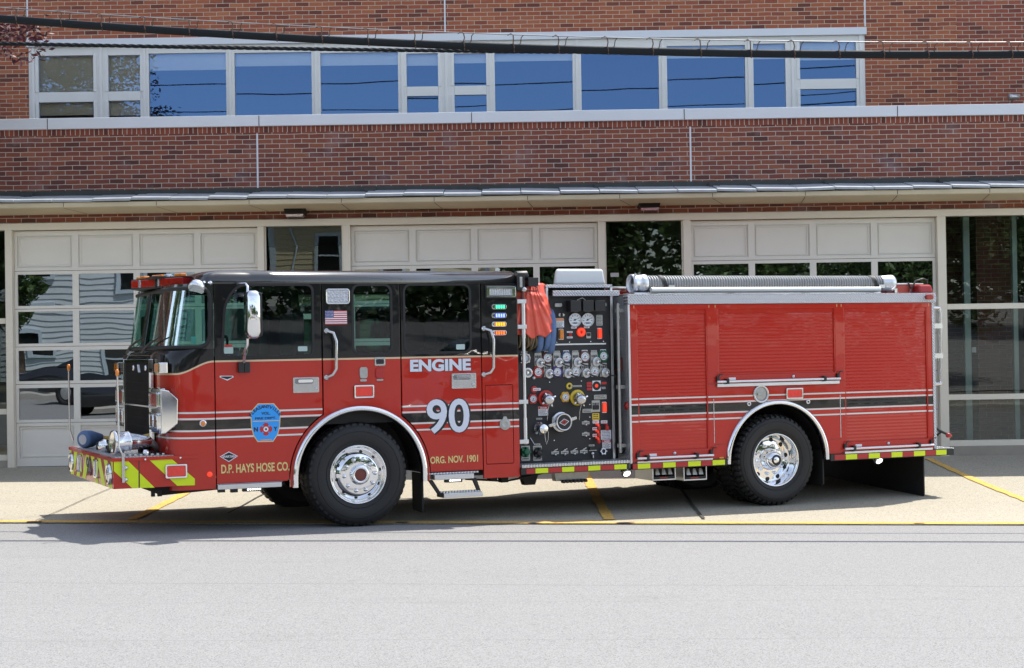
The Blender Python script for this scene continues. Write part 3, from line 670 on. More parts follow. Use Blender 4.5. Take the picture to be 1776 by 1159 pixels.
def pane(name, c, v, mat, parent):
    q = MB(); q.add([(p[0], v, p[1]) for p in c], [tuple(range(len(c)))], mat); return q.build(name, parent, fix=False)
def window(parent, c):
    q = MB(); q.plate([grow(c, .022), grow(c, -.004)], -.004, .012, 'rubber', .003); s = q.build('window_seal', parent)
    pane('window_glass', c, .006, 'cab_glass', parent)
    return s
# --- doors and side panels
a0 = math.acos((-.372-FC[0])/.765)
fd = [(-1.476, ZT), (-1.476, .497)]+[(-.755, .497)]+arc(*FC, .765, pi-.0, a0, 14)[0:]+[(-.372, ZT)]
m = MB(); m.plate([fd, win1], 0, .035, CABS, .004); front_door = tp('front_door', m)
window(front_door, win1)
m = MB(); m.box((-1.015, .008, 1.78), (-.985, .03, 2.47), 'rubber'); m.build('window_post', front_door)
b0 = math.acos((.492-FC[0])/.765)
rd = [(.492, ZT)]+arc(*FC, .765, b0, .0, 14)+[(.80, .515), (1.385, .515), (1.385, ZT)]
m = MB(); m.plate([rd, win3], 0, .035, CABS, .004); rear_door = tp('rear_door', m); window(rear_door, win3)
md = [(-.358, ZT)]+arc(*FC, .752, math.acos((-.358-FC[0])/.752), pi, 14)+[(FC[0]-.752, .432), (FC[0]-.69, .432)]+arc(*FC, .69, pi, 0, 40)+[(FC[0]+.69, .425), (FC[0]+.752, .425)]+arc(*FC, .752, 0, math.acos((.478-FC[0])/.752), 14)+[(.478, ZT)]
m = MB(); m.plate([md, win2], 0, .035, CABP, .004); mid_panel = tp('side_panel', m); window(mid_panel, win2)
cp = rrect(1.43, .573, 1.742, 1.408, .008)
m = MB(); m.plate([[(1.397, ZT), (1.397, .42), (1.815, .42), (1.815, ZT)], grow(cp, .006)], 0, .035, CABS, .004); rear_panel = tp('side_panel', m)
m = MB(); m.plate([cp], .002, .03, CABS, .003); comp = tp('compartment_door', m)
for o in (front_door, rear_door, mid_panel, rear_panel): mirror(o)
# hollow behind the gaps; cab floor, back wall, seats
m = MB(); m.box((-1.45, .09, .45), (-.76, .11, 1.72), 'chassis_black'); m.box((.83, .09, .45), (1.8, .11, 1.72), 'chassis_black'); m.box((-.76, .09, 1.29), (.83, .11, 1.72), 'chassis_black')
m.box((-1.45, WD-.11, .45), (-.76, WD-.09, 1.72), 'chassis_black'); m.box((.83, WD-.11, .45), (1.8, WD-.09, 1.72), 'chassis_black'); m.box((-.76, WD-.11, 1.29), (.83, WD-.09, 1.72), 'chassis_black')
m.box((-1.95, .12, 1.05), (1.8, WD-.12, 1.32), 'chassis_black'); m.box((1.79, .04, .45), (1.812, WD-.04, 2.52), BLACKP)
m.box((-.44, .036, 1.72), (-.05, .08, 2.5), 'chassis_black'); m.box((.40, .036, 1.72), (.51, .08, 2.5), 'chassis_black'); m.box((1.29, .036, 1.72), (1.79, .08, 2.5), 'chassis_black')
m.box((-.44, WD-.08, 1.72), (-.05, WD-.036, 2.5), 'chassis_black'); m.box((.40, WD-.08, 1.72), (.51, WD-.036, 2.5), 'chassis_black'); m.box((1.29, WD-.08, 1.72), (1.79, WD-.036, 2.5), 'chassis_black')
m.box((-.62, .7, 1.32), (.55, 1.8, 1.70), 'seat_cloth')
m.box((-1.98, .2, 1.66), (-1.5, WD-.2, 1.80), 'black_plastic')

tp('cab_interior', m)
def seat(u, v, h=.62):
    m = MB(); m.box((u-.42, v, 1.5), (u+.05, v+.5, 1.64), 'seat_cloth'); m.box((u, v, 1.6), (u+.14, v+.5, 1.6+h), 'seat_cloth'); m.box((u+.02, v+.1, 1.63+h), (u+.12, v+.4, 1.85+h), 'seat_cloth')
    return tp('seat', m, bev=.04)
for u, v in ((-.6, .3), (-.6, 1.7), (1.5, .3), (1.5, .95), (1.5, 1.6)): seat(u, v)
m = MB(); c = Vector((-1.3, .5, 1.78)); m.tube([(c.x+.1*sin(q)*.5, c.y+.21*cos(q), c.z+.2*sin(q)) for q in [2*pi*i/20 for i in range(20)]], .014, 'black_plastic', 8, closed=True); m.cyl(c, c+Vector((-.3, 0, -.2)), .03, 'black_plastic', 8); tp('steering_wheel', m)
# --- cab front: rounded corners, two-tone
def lerp(a, b, t): return a+(b-a)*max(0, min(1, t))
def outline(z, n=72):
    kf = [(.45, -1.965, 8.5), (1.2, -1.975, 8.5), (1.66, -1.975, 8.), (1.76, -1.99, 6.), (1.81, -1.985, 5), (1.85, -1.965, 4.2), (2.47, -1.865, 4.), (2.56, -1.85, 4.), (2.60, -1.81, 4.), (2.645, -1.70, 4.)]
    for (za, ua, na), (zb, ub, nb) in zip(kf, kf[1:]):
        if z <= zb+1e-9: t = (z-za)/(zb-za); uf = lerp(ua, ub, t); ne = lerp(na, nb, t); break
    L = -1.487-uf; P = []
    for i in range(n+1):
        t = pi/2*(1-cos(pi*i/n)); cc, ss = cos(t), max(0, sin(t))
        P.append(Vector((-1.487-L*ss**(2/ne), WD/2-WD/2*math.copysign(abs(cc)**(2/ne), cc), z)))
    return P
m = MB(); m.grid([outline(z) for z in (.45, .7, .95, 1.1, 1.2, 1.35, 1.5, 1.6, 1.66, 1.71, 1.74, 1.76, 1.785, 1.81, 1.835, 1.85)], CABS)
m.grid([[p.lerp(Vector((-1.62, WD/2, 1.835)), k) for p in outline(1.85)] for k in (0, .06, .25)], BLACKP)
tp('cab_front', m)
NW = 72; I0, I1 = 2, NW-2
m = MB(); rows = []
K = 14
for j in range(K+1):
    rows.append([])
zlo, zhi = 1.868, 2.455
def wz(i, f):
    e = min(i-I0, I1-i)/6.0; r = .10*(1-sqrt(max(0, 1-(1-min(1, e))**2))) if e < 1 else 0
    return lerp(zlo+r, zhi-r, f)
ol = {}
def wp(i, z, off=0.):
    z = round(z, 4)
    if z not in ol: ol[z] = outline(z)
    p = ol[z][i].copy()
    if off: p += (p-Vector((-1.2, WD/2, z))).normalized()*off
    return p
m.grid([[wp(i, wz(i, j/K)) for i in range(I0, I1+1)] for j in range(K+1)], 'windshield_glass')
ws = tp('windshield', m, fix=False)
m = MB(); ring = [wp(i, wz(i, 0), .004) for i in range(I0, I1+1)]+[wp(I1, wz(I1, j/8), .004) for j in range(1, 8)]+[wp(i, wz(i, 1), .004) for i in range(I1, I0-1, -1)]+[wp(I0, wz(I0, j/8), .004) for j in range(7, 0, -1)]
m.tube(ring, .02, 'rubber', 8, closed=True); m.build('windshield_seal', ws)
m = MB()   # black surround: header, sills and corner posts outside the glass
m.grid([[wp(i, 1.85+(wz(i, 0)-1.85)*f) for i in range(I0, I1+1)] for f in (0, 1)], BLACKP)
m.grid([[wp(i, wz(i, 1)+(2.50-wz(i, 1))*f) for i in range(I0, I1+1)] for f in (0, 1)], BLACKP)
for r in (range(0, I0+1), range(I1, NW+1)): m.grid([[wp(i, z) for i in r] for z in (1.85, 2.0, 2.2, 2.35, 2.50)], BLACKP)
tp('windshield_surround', m)
m = MB(); c0 = NW//2
m.hexa([(wp(c0, 1.86).x-.012, 1.18, 1.86), (wp(c0, 1.86).x-.012, 1.31, 1.86), (wp(c0, 1.86).x+.05, 1.31, 1.86), (wp(c0, 1.86).x+.05, 1.18, 1.86),
        (wp(c0, 2.47).x-.012, 1.18, 2.47), (wp(c0, 2.47).x-.012, 1.31, 2.47), (wp(c0, 2.47).x+.05, 1.31, 2.47), (wp(c0, 2.47).x+.05, 1.18, 2.47)], BLACKP); m.build('centre_pillar', ws, .01)
for vc, ve in ((1.05, .55), (1.95, 1.5)):
    m = MB(); p = [Vector((-2.0, vc, 1.83)), Vector((-2.01, (vc+ve)/2, 1.885)), Vector((-1.985, ve, 1.945))]
    m.tube(p, [.016, .012, .007], 'black_plastic', 6); m.tube([Vector((-1.978, ve+.28, 1.90)), Vector((-1.982, ve, 1.935)), Vector((-1.955, ve-.26, 1.985))], .008, 'rubber', 6); m.build('wiper', ws)
# inspection sticker
q = Z((100,450,400,650), 1738); s = R(*q(1275, 875), *q(1328, 940), v=.02)
m = MB(); m.plate([rrect(-1.70, 1.905, -1.648, 1.975, .006)], .06, .062, 'sticker_teal'); m.build('sticker', ws)
# roof: one shell with rounded eaves
def roof_ring(z, ins):
    P = []
    for i in range(73):
        t = pi/2*(1-cos(pi*i/72)); P.append(Vector((-1.487-.15*max(0, sin(t))**.5, WD/2-WD/2*math.copysign(abs(cos(t))**.5, cos(t)), z)))
    P += [Vector((1.815, WD, z)), Vector((1.815, 0, z))]
    c = Vector((.0, WD/2, z)); out = []
    for p in P: out.append(Vector((p.x+(ins if p.x < 0 else -ins*.3), p.y+(ins*(1 if p.y < WD/2 else -1))*min(1, abs(p.y-WD/2)/.8), z)))
    return out+[out[0]]
m = MB(); m.grid([roof_ring(z, i) for z, i in ((2.497, .0), (2.525, -.004), (2.555, .004), (2.585, .02), (2.61, .045), (2.628, .085), (2.637, .14), (2.64, .3))], BLACKP)
r = roof_ring(2.64, .3); m.add(r[:-1], [tuple(range(len(r)-1))], BLACKP)
m.box((-1.5, .1, 2.498), (1.8, WD-.1, 2.502), 'seat_cloth'); o_ = outline(2.50); m.add([(p.x, p.y, 2.499) for p in o_], [tuple(range(len(o_)))], BLACKP)
tp('cab_roof', m)
m = MB(); m.box((-1.40, .008, 2.494), (1.8, .02, 2.5), 'rubber'); tp('drip_rail', m)
# front grille
m = MB(); gv0, gv1, gz0, gz1 = .54, 1.95, .93, 1.735; gu = -1.99
m.box((gu, gv0, gz0), (gu+.02, gv1, gz1), 'chassis_black')
k = 22
for i in range(k+1):
    v = gv0+.03+(gv1-gv0-.06)*i/k; m.box((gu-.035, v-.008, gz0+.02), (gu-.002, v+.008, gz1-.02), 'black_plastic')
for i in range(9):
    z = gz0+.04+(gz1-gz0-.08)*i/8; m.box((gu-.028, gv0+.01, z-.006), (gu-.0045, gv1-.01, z+.006), 'black_plastic')
gr = tp('grille', m)
m = MB()
for a, b in (((gu-.05, gv0-.03, gz0-.02), (gu, gv0, gz1+.02)), ((gu-.05, gv1, gz0-.02), (gu, gv1+.03, gz1+.02)), ((gu-.045, gv0, gz1-.012), (gu, gv1, gz1+.018)), ((gu-.045, gv0, gz0-.02), (gu, gv1, gz0+.005)), ((gu-.046, gv0, 1.262), (gu-.028, gv1, 1.285))): m.box(a, b, 'chrome')
m.build('grille_frame', gr, .004)
for vv in (.72, 1.4):
    m = MB(); m.lathe((gu-.036, vv, 1.665), (-1, 0, 0), [(.03, 0), (.03, .008), (.024, .014), (0, .014)], 'chrome', 16); m.build('emblem', gr)
m = MB(); m.hexa([(gu-.06, 1.0, 1.62), (gu-.06, 1.03, 1.62), (gu-.04, 1.03, 1.62), (gu-.04, 1.0, 1.62), (gu-.06, 1.06, 1.70), (gu-.06, 1.09, 1.70), (gu-.04, 1.09, 1.70), (gu-.04, 1.06, 1.70)], 'white_decal'); m.build('emblem', gr)
# headlight clusters (chrome housing wrapping the corner)
def headlight():
    z0, z1 = 1.015, 1.465; m = MB()
    side = [(-2.03, z0), (-1.985, z0), (-1.862, z0+.095), (-1.855, z1-.11), (-1.945, z1-.02), (-2.03, z1)]
    m.plate([side], -.028, .04, 'chrome', .012); m.box((-2.03, .04, z0), (-1.97, .53, z1), 'chrome')
    h = tp('headlight', m, bev=.008)
    for a, b, mat in ((1.265, 1.43, 'red_lens'), (1.045, 1.225, 'clear_lens')):
        m = MB(); m.plate([rrect(.06, a, .49, b, .03), rrect(.085, a+.022, .465, b-.022, .02)], -.012, .012, 'chrome', .004, fn=lambda x, y, z: (-2.038+z, x, y)); m.build('lamp_bezel', h)
        m = MB()
        m.plate([rrect(.085, a+.022, .465, b-.022, .02)], -.004, .004, mat, .002, fn=lambda x, y, z: (-2.035+z, x, y))
        if mat == 'clear_lens':
            for vv in (.17, .37): m.lathe((-2.037, vv, (a+b)/2), (-1, 0, 0), [(.072, 0), (.07, .012), (.045, .002), (.0, .012)], 'chrome', 20)
        m.build('lens', h)
    return h
h = headlight(); mirror(h)
def turn(v0, sgn):
    a = T(271, 643, 0); m = MB(); z0, z1 = 1.615, 1.722
    m.box((-2.04, v0, z0), (-1.95, v0+sgn*.19, z1), 'chrome'); o = tp('turn_signal', m, bev=.006)
    m = MB(); m.box((-2.05, v0+sgn*.012, z0+.012), (-2.039, v0+sgn*.178, z1-.012), 'amber_lens'); m.box((-2.03, v0-sgn*.006, z0+.012), (-1.96, v0+sgn*.001, z1-.012), 'chrome'); m.build('lens', o, .003); return o
t_ = turn(-.004, 1); turn(WD+.004, -1)
# light bar (shallow V over the windshield)
def lightbar():
    ap = Vector((-2.07, WD/2, 2.545)); m = MB(); ends = (Vector((-1.705, .37, 2.545)), Vector((-1.705, WD-.37, 2.545)))
    body = None
    m.box((-1.95, .7, 2.58), (-1.7, WD-.7, 2.605), 'black_plastic')
    m.box((-1.9, .8, 2.49), (-1.75, .9, 2.6), 'black_plastic'); m.box((-1.9, 1.6, 2.49), (-1.75, 1.7, 2.6), 'black_plastic')
    root = tp('light_bar', m)
    for e in ends:
        d = (e-ap); L = d.length; t = d.normalized(); n = Vector((t.y, -t.x, 0)); n = n if n.x < 0 else -n
        def P(s, w_, h): return ap+t*s+n*w_+Vector((0, 0, h))
        def blk(s0, s1, w0, w1, h0, h1, mat, nm, bev=.008):
            q = MB(); q.hexa([P(s0, w0, h0), P(s1, w0, h0), P(s1, w1, h0), P(s0, w1, h0), P(s0, w0, h1), P(s1, w0, h1), P(s1, w1, h1), P(s0, w1, h1)], mat); return q.build(nm, root, bev)
        blk(0, L, -.13, .005, -.058, -.043, 'black_plastic', 'bar_base')
        cuts = [(0, .13, 'red_lens'), (.135, .175, 'clear_lens'), (.18, .46, 'red_lens'), (.465, .515, 'clear_lens'), (.52, L-.01, 'red_lens')]
        for s0, s1, mat in cuts: blk(s0, s1, -.12, .0, -.042, .04, mat, 'lens')
        blk(0, L, -.118, -.004, .041, .05, 'black_plastic', 'bar_cover', .003)
        for s0, s1, mat in ((.12, .2, 'amber_lens'), (.34, .52, 'amber_lens'), (.56, .62, 'clear_lens'), (L-.2, L-.08, 'amber_lens')): blk(s0, s1, -.1, -.03, .051, .082, mat, 'top_lamp')
lightbar()
# chrome scene spotlight on the roof's front corner
m = MB(); c = Vector((-1.64, .0, 2.45))
m.lathe(c+Vector((.0, .0, .035)), Vector((-.35, -.45, -.8)), [(.015, -.045), (.045, -.038), (.07, -.015), (.084, .02), (.086, .05), (.078, .056)], 'chrome', 24)
m.tube([c+Vector((.06, .02, .06)), c+Vector((.13, .04, .07)), (-1.45, .08, 2.53)], .018, 'chrome', 8); m.lathe(c+Vector((.13, .02, .06)), (0, -1, 0), [(.0, -.03), (.026, -.015), (.026, .02), (0, .03)], 'chrome', 12)
sp_ = tp('spotlight', m)
m = MB(); ax = Vector((-.35, -.45, -.8)).normalized(); m.lathe(c+Vector((0, 0, .035)), ax, [(.077, .05), (.06, .054), (0, .052)], 'lamp_glass', 24); m.build('lens', sp_)
# --- front bumper with chevrons
ZB0, ZB1 = .497, .798
def bump_plan(o): return [(-1.66, -o), (-2.495-o, -o), (-2.545-o, WD+o), (-1.66, WD+o)]
m = MB()
def prism(m, plan, z0, z1, mat):
    k = len(plan); m.add([(p[0], p[1], z) for z in (z0, z1) for p in plan], [tuple(range(k)), tuple(range(k, 2*k))]+[(i, (i+1) % k, k+(i+1) % k, k+i) for i in range(k)], mat)
prism(m, bump_plan(0), ZB0, ZB1-.034, RED); prism(m, bump_plan(.012), ZB1-.0335, ZB1, RED)
zb = Z((100,600,400,870), 1288)
def decal(m, pts, mat, v=-.002, th=.0015):
    c = [tuple(T(*p, 0).xz) for p in pts]; m.plate([c], v-th, v, mat)
for pts in ([(418,858),(522,855),(601,932),(601,1058),(553,1058),(418,932)], [(612,948),(722,1056),(612,1058)], [(685,852),(850,843),(1021,990),(1021,1038),(890,1042)], [(992,815),(1022,813),(1022,836)]):
    decal(m, [zb(*p) for p in pts], 'lime')
s = T(*zb(606, 900), 0).x; m.box((s-.005, -.0015, ZB0+.003), (s+.005, .0, ZB1-.036), 'joint_dark')
for p in ((650, 838), (912, 826)):
    c = T(*zb(*p), 0); m.lathe((c.x, -.012, c.z-.01), (0, -1, 0), [(.012, 0), (.009, .006), (0, .007)], 'chrome', 10)
# front face: red and lime bars leaning away from the centre
def ff(v, z, o=.002): return (-2.495-.05*v/WD-o, v, z)
zt_ = ZB1-.036; hgt = zt_-ZB0-.004
for k in range(7):
    for sgn in (-1, 1):
        a = .04+k*.36; b = a+.2; lean = .24; f = lambda d: WD/2+sgn*d
        P = [(a, zt_), (b, zt_), (b+lean, ZB0+.004), (a+lean, ZB0+.004)]
        q = []
        E = WD/2-.01
        if P[0][0] > E: continue
        poly = [Vector(p) for p in P]; out = []
        for i in range(4):
            A_, B_ = poly[i], poly[(i+1) % 4]
            if A_.x <= E: out.append(A_)
            if (A_.x-E)*(B_.x-E) < 0: t = (E-A_.x)/(B_.x-A_.x); out.append(A_.lerp(B_, t))
        m.add([ff(f(p.x), p.y) for p in out], [tuple(range(len(out)))], 'lime')
bumper = tp('bumper', m, bev=.004)
m = MB(); prism(m, [(-1.9, .03), (-2.47, .03), (-2.52, WD-.03), (-1.9, WD-.03)], ZB1+.0005, ZB1+.006, 'tread_top')
m.build('bumper_deck', bumper)
m = MB(); zdk = ZB1+.0065
for i in range(9):
    u = -2.38+.055*i; m.box((u, .12, zdk), (u+.026, .62, zdk+.018), 'steel')
m.build('deck_grating', bumper, .003)
def rect_lamp(v0, v1, z0, z1, nm, mat):
    m = MB(); g = lambda x, y, z: (ff(x, y)[0]-.012+z*1., x, y)
    m.plate([rrect(v0, z0, v1, z1, .02), rrect(v0+.025, z0+.022, v1-.025, z1-.022, .015)], -.014, .014, 'chrome', .004, fn=g); o = m.build(nm, bumper)
    m = MB(); m.plate([rrect(v0+.025, z0+.022, v1-.025, z1-.022, .015)], -.006, .006, mat, .002, fn=g); m.build('lens', o)
z5 = Z((110,740,260,860), 1449)
for x0, x1 in ((272, 350), (512, 592)):
    va, vb = TU(*z5(x1, 600), -2.51).y, TU(*z5(x0, 600), -2.53).y; rect_lamp(va, vb, .555, .745, 'warning_light', 'clear_lens')
for sgn in (0, 1):
    v = .16 if not sgn else WD-.16; m = MB(); x = ff(v, 0)[0]
    m.lathe((x, v, .635), (-1, 0, 0), [(.105, 0), (.105, .02), (.09, .032), (.075, .02), (0, .03)], 'chrome', 28); o = m.build('bumper_lamp', bumper)
    m = MB(); m.lathe((x-.0205, v, .635), (-1, 0, 0), [(.074, 0), (.05, .014), (0, .018)], 'clear_lens', 24); m.build('lens', o)
va, vb = TU(*z5(480, 600), -2.515).y, TU(*z5(392, 600), -2.525).y
fnv = lambda x, y, z: (ff(vb-x, y)[0]-.004-z, vb-x, y)
for mat, bo, o_ in (('white_decal', .045, 0.), ('black_ink', .02, .0018)):
    m = MB(); m.text('90', 0, .555, vb-va, .745, 0, mat, bold=bo, fn=lambda x, y, z, o=o_: (ff(vb-x, y)[0]-.003-o-z, vb-x, y)); m.build('number', bumper)
# red marker light on the bumper's side
def marker(name, px0, py0, px1, py1, lens='marker_red', parent=TR, v=0., frame='chrome', proud=.022, e=.016):
    u0, z0, u1, z1 = R(px0, py0, px1, py1, v); m = MB()
    m.plate([rrect(u0, z0, u1, z1, .014), rrect(u0+e, z0+e, u1-e, z1-e, .01)], v-proud, v-.001, frame, .004); o = m.build(name, parent)
    m = MB(); m.plate([rrect(u0+e, z0+e, u1-e, z1-e, .01)], v-proud+.006, v-.002, lens, .004)
    k = 4
    for i in range(1, k): uu = u0+e+(u1-u0-2*e)*i/k; m.box((uu-.002, v-proud+.0045, z0+e+.004), (uu+.002, v-proud+.0062, z1-e-.03), lens)
    m.build('lens', o); return o
marker('marker_light', *zb(800, 882), *zb(962, 985), parent=TR)
# corner marker poles with amber tips
z6 = Z((180,600,330,780), 966)
def pole(p0, p1, foot, v):
    m = MB(); P = [T(*p0, v), T(*p1, v)]+[T(*f, v) for f in foot]
    m.tube([tuple(p) for p in P], .0095, 'steel', 8); o = tp('marker_pole', m)
    m = MB(); m.lathe(P[0], (0, 0, 1), [(.011, -.02), (.017, 0), (.018, .035), (.01, .05), (0, .052)], 'amber_lens', 12); m.build('pole_tip', o)
    return o
pole(z6(150, 320), z6(170, 1130), [(212, 788)], .03); pole((119, 640), (121, 745), [(127, 764)], 2.42)
m = MB(); a = T(*z5(985, 480), -.02); b = T(*z5(1015, 940), -.02)
m.box((a.x-.005, -.024, b.z), (a.x+.022, -.017, a.z+.02), 'steel')
for y in (695, 895):
    c = T(*z5(1045, y), -.02); m.lathe((c.x, -.003, c.z), (0, -1, 0), [(.022, 0), (.022, .012), (.012, .02), (0, .02)], 'steel', 8)
m.build('pole_bracket', bumper)
# siren, horn and small fittings on the deck
m = MB(); c = T(195, 766, .30); c.z = .935
m.lathe(c, (1, .12, -.0), [(.0, .012), (.1, .006), (.118, -.004), (.126, .012), (.124, .03), (.108, .05), (.106, .15), (.112, .16), (.103, .172), (.085, .24), (.06, .33), (.045, .385), (.02, .405), (0, .407)], 'polished', 36)
for i in range(8): q = .05+.012*i; m.lathe(c, (1, .12, 0), [(.1065, q), (.111, q+.003), (.1065, q+.007)], 'chrome', 32)
m.box((c.x+.1, c.y-.05, .8), (c.x+.24, c.y+.06, .86), 'steel'); m.lathe((c.x+.3, c.y-.14, .83), (1, 0, 0), [(0, -.03), (.03, -.02), (.034, .02), (0, .04)], 'chrome', 16)
tp('siren', m)
m = MB(); c = T(144, 756, 1.9); c.z = .90
m.lathe(c, (.8, .6, .02), [(.056, -.006), (.06, .0), (.085, -.004), (.098, .03), (.09, .12), (.06, .22), (.045, .27)], 'hose_blue', 28); m.lathe(c, (.8, .6, .02), [(0, -.007), (.055, -.007)], 'white_decal', 24)
m.tube([c+Vector((.2, .15, 0)), c+Vector((.34, .12, -.02)), c+Vector((.44, -.15, -.04)), c+Vector((.5, -.5, -.05))], .035, 'hose_yellow', 10); tp('hose_nozzle', m)
m = MB(); c = T(182, 768, 1.0); c.z = .87; m.lathe(c, (1, 0, 0), [(0, -.075), (.05, -.06), (.072, -.01), (.06, .05), (0, .075)], 'chrome', 20); m.cyl((c.x, c.y, .8), c, .03, 'chrome', 12); tp('air_horn', m)
m = MB(); m.tube([(-2.1, .75, .83), (-2.2, .5, .88), (-2.05, .35, .92), (-1.95, .5, .84)], .04, 'hose_black', 10); m.tube([(-2.08, .9, .85), (-2.12, .65, .95), (-2.02, .55, .98)], .03, 'hose_yellow', 8); tp('trash_line', m)
# tow eye and underside of the bumper
m = MB(); u0, z0, u1, z1 = R(267, 847, 285, 863); m.box((u0, .12, z0), (u0+.035, .16, .52), 'chassis_black'); m.box((u1-.04, .12, z0), (u1, .16, .52), 'chassis_black'); m.box((u0+.036, .12, z0+.05), (u1-.041, .16, .5), 'chassis_black'); tp('tow_eye', m)
m = MB(); m.hexa([(-2.0, .15, .40), (-1.42, .05, .44), (-1.42, 2.44, .44), (-2.0, 2.34, .40), (-2.1, .1, .5), (-1.4, .02, .53), (-1.4, 2.47, .53), (-2.1, 2.39, .5)], 'chassis_black'); tp('underbody', m)
# --- cab trim
def fender(cn, r0, r1, a0, a1, dz0, dz1):
    m = MB(); n = 56; prof = [(r0, .06), (r0, -.012), (r0+.012, -.03), ((r0+r1)/2, -.036), (r1-.008, -.026), (r1, -.004)]; rows = []
    for i in range(n+1):
        q = a0+(a1-a0)*i/n; rows.append([(cn[0]+r*cos(q), v, cn[1]+r*sin(q)) for r, v in prof])
    ends = [(0, dz0), (-1, dz1)]
    rows.insert(0, [(p[0], p[1], p[2]-dz0) for p in rows[0]]); rows.append([(p[0], p[1], p[2]-dz1) for p in rows[-1]])
    m.grid(rows, 'chrome'); return tp('fender_trim', m, fix=False)
mirror(fender(FC, .668, .728, 0, pi, .085, .085)); mirror(fender(RCN, .632, .688, 0, pi, .02, .02))
def liner(cn, r):
    m = MB(); n = 30; m.grid([[(cn[0]+r*cos(pi*i/n), v, max(.3, cn[1]+r*sin(pi*i/n))) for i in range(n+1)] for v in (.05, .5)], 'chassis_black'); m.add([(cn[0]+r*cos(pi*i/n), .5, cn[1]+r*sin(pi*i/n)) for i in range(n+1)], [tuple(range(n+1))], 'chassis_black')
    return tp('wheel_liner', m, fix=False)
mirror(liner(FC, .69)); mirror(liner(RCN, .66))
def bar(name, pts, r, mat, foot=True, parent=TR):
    m = MB(); m.tube(pts, r, mat, 12)
    if foot:
        for p in (pts[0], pts[-1]): m.lathe((p[0], 0, p[2]), (0, -1, 0), [(r*1.9, 0), (r*1.9, .008), (r*1.2, .016)], mat, 14)
    return tp(name, m, parent)
for pts in ([(566,574),(576,578),(580,592),(580,640),(575,650),(566,655)], [(839,570),(848,574),(852,589),(852,638),(848,646),(839,650)]):
    P = [T(*p, 0) for p in pts]; V = [-.002, -.055, -.068, -.068, -.055, -.002]; bar('grab_handle', [(p.x, v, p.z) for p, v in zip(P, V)], .016, 'steel')
def handle(u0, z0, u1, z1, door):
    m = MB(); m.plate([rrect(u0, z0, u1, z1, .012)], -.008, -.0005, 'steel', .003); o = m.build('door_handle', door)
    m = MB(); h = z1-z0; m.plate([rrect(u0+.02, z1-h*.42, u1-.06, z1-h*.08, .02)], -.013, -.0085, 'lamp_glass', .001); m.plate([rrect(u0+.05, z1-h*.34, u1-.07, z1-h*.14, .013)], -.026, -.0132, 'chrome', .0015)
    m.lathe((u1-.035, -.0085, z0+.04), (0, -1, 0), [(.017, 0), (.017, .006), (.01, .008), (0, .006)], 'steel', 14); m.build('handle_lever', o)
handle(*R(508, 654.5, 553, 681.5), front_door); handle(*R(783, 647.5, 825.5, 674), rear_door)
# mirror: chrome housing on tubular arms
m = MB(); a = T(428, 495, -.12); b = T(425, 640, -.05)
zz6 = Z((360,450,660,680), 1512)
P = [T(*zz6(262, 215), -.03), T(*zz6(335, 215), -.16), T(*zz6(350, 240), -.24), T(*zz6(350, 290), -.26)]
m.tube([tuple(p) for p in P], .014, 'chrome', 10); mr = tp('mirror', m); m = MB(); P = [T(*zz6(350, 690), -.26), T(*zz6(350, 745), -.24), T(*zz6(325, 800), -.16), T(*zz6(318, 900), -.06)]
m.tube([tuple(p) for p in P], .015, 'chrome', 10); m.build('mirror_arm', mr)
u0, z0, u1, z1 = R(*zz6(328, 275), *zz6(455, 692), v=-.26)
m = MB(); sec = []
for z, f in ((z0, .55), (z0+.02, .85), (z0+.06, 1), (z1-.06, 1), (z1-.02, .85), (z1, .55)):
    sec.append([((u0+u1)/2+(u1-u0)/2*f*math.copysign(abs(cos(q))**.6, cos(q)), -.26+.11*f*math.copysign(abs(sin(q))**.6, sin(q)), z) for q in [2*pi*i/28 for i in range(29)]])
m.grid(sec, 'chrome'); m.add(sec[0][:-1], [tuple(range(28))], 'chrome'); m.add(sec[-1][:-1], [tuple(range(28))], 'chrome'); m.build('mirror_head', mr)
m = MB(); m.plate([rrect(u1-.045, z0+.02, u1+.006, z1-.02, .02)], -.35, -.17, 'black_plastic', .01); m.build('mirror_back', mr)
u0, z0, u1, z1 = R(411.5, 628.5, 432, 646.5); m = MB(); m.box((u0, -.06, z0), (u0+.055, -.001, z1), 'black_plastic'); m.box((u0+.06, -.05, z0), (u1, -.001, z1), 'black_plastic'); m.build('mirror_bracket', mr, .006)
# perimeter and marker lights
marker('marker_light', 613.5, 668, 648, 690.5); 
zr_ = Z((640,450,940,680), 1512)
def flash(px0, py0, px1, py1, lens, e=.014, r=.03, rows=3, nm='warning_light'):
    u0, z0, u1, z1 = R(px0, py0, px1, py1); m = MB(); m.plate([rrect(u0, z0, u1, z1, r), rrect(u0+e, z0+e, u1-e, z1-e, r*.7)], -.03, -.001, 'chrome', .006); o = tp(nm, m)
    m = MB(); m.plate([rrect(u0+e, z0+e, u1-e, z1-e, r*.7)], -.022, -.002, lens, .004)
    for j in range(rows):
        zz_ = z0+e+(z1-z0-2*e)*(j+.5)/rows
        for i in range(7):
            uu = u0+e+(u1-u0-2*e)*(i+.5)/7; m.lathe((uu, -.0215, zz_), (0, -1, 0), [(.012, 0), (.009, .005), (0, .006)], 'clear_lens', 8)
    m.build('lens', o)
flash(*zz6(1027, 256), *zz6(1236, 392), 'clear_lens')
u0, z0, u1, z1 = R(*zr_(1012, 230), *zr_(1284, 340)); m = MB(); m.plate([rrect(u0, z0, u1, z1, .01), rrect(u0+.018, z0+.018, u1-.018, z1-.018, .006)], -.02, -.001, 'black_plastic', .004); o = tp('scene_light', m)
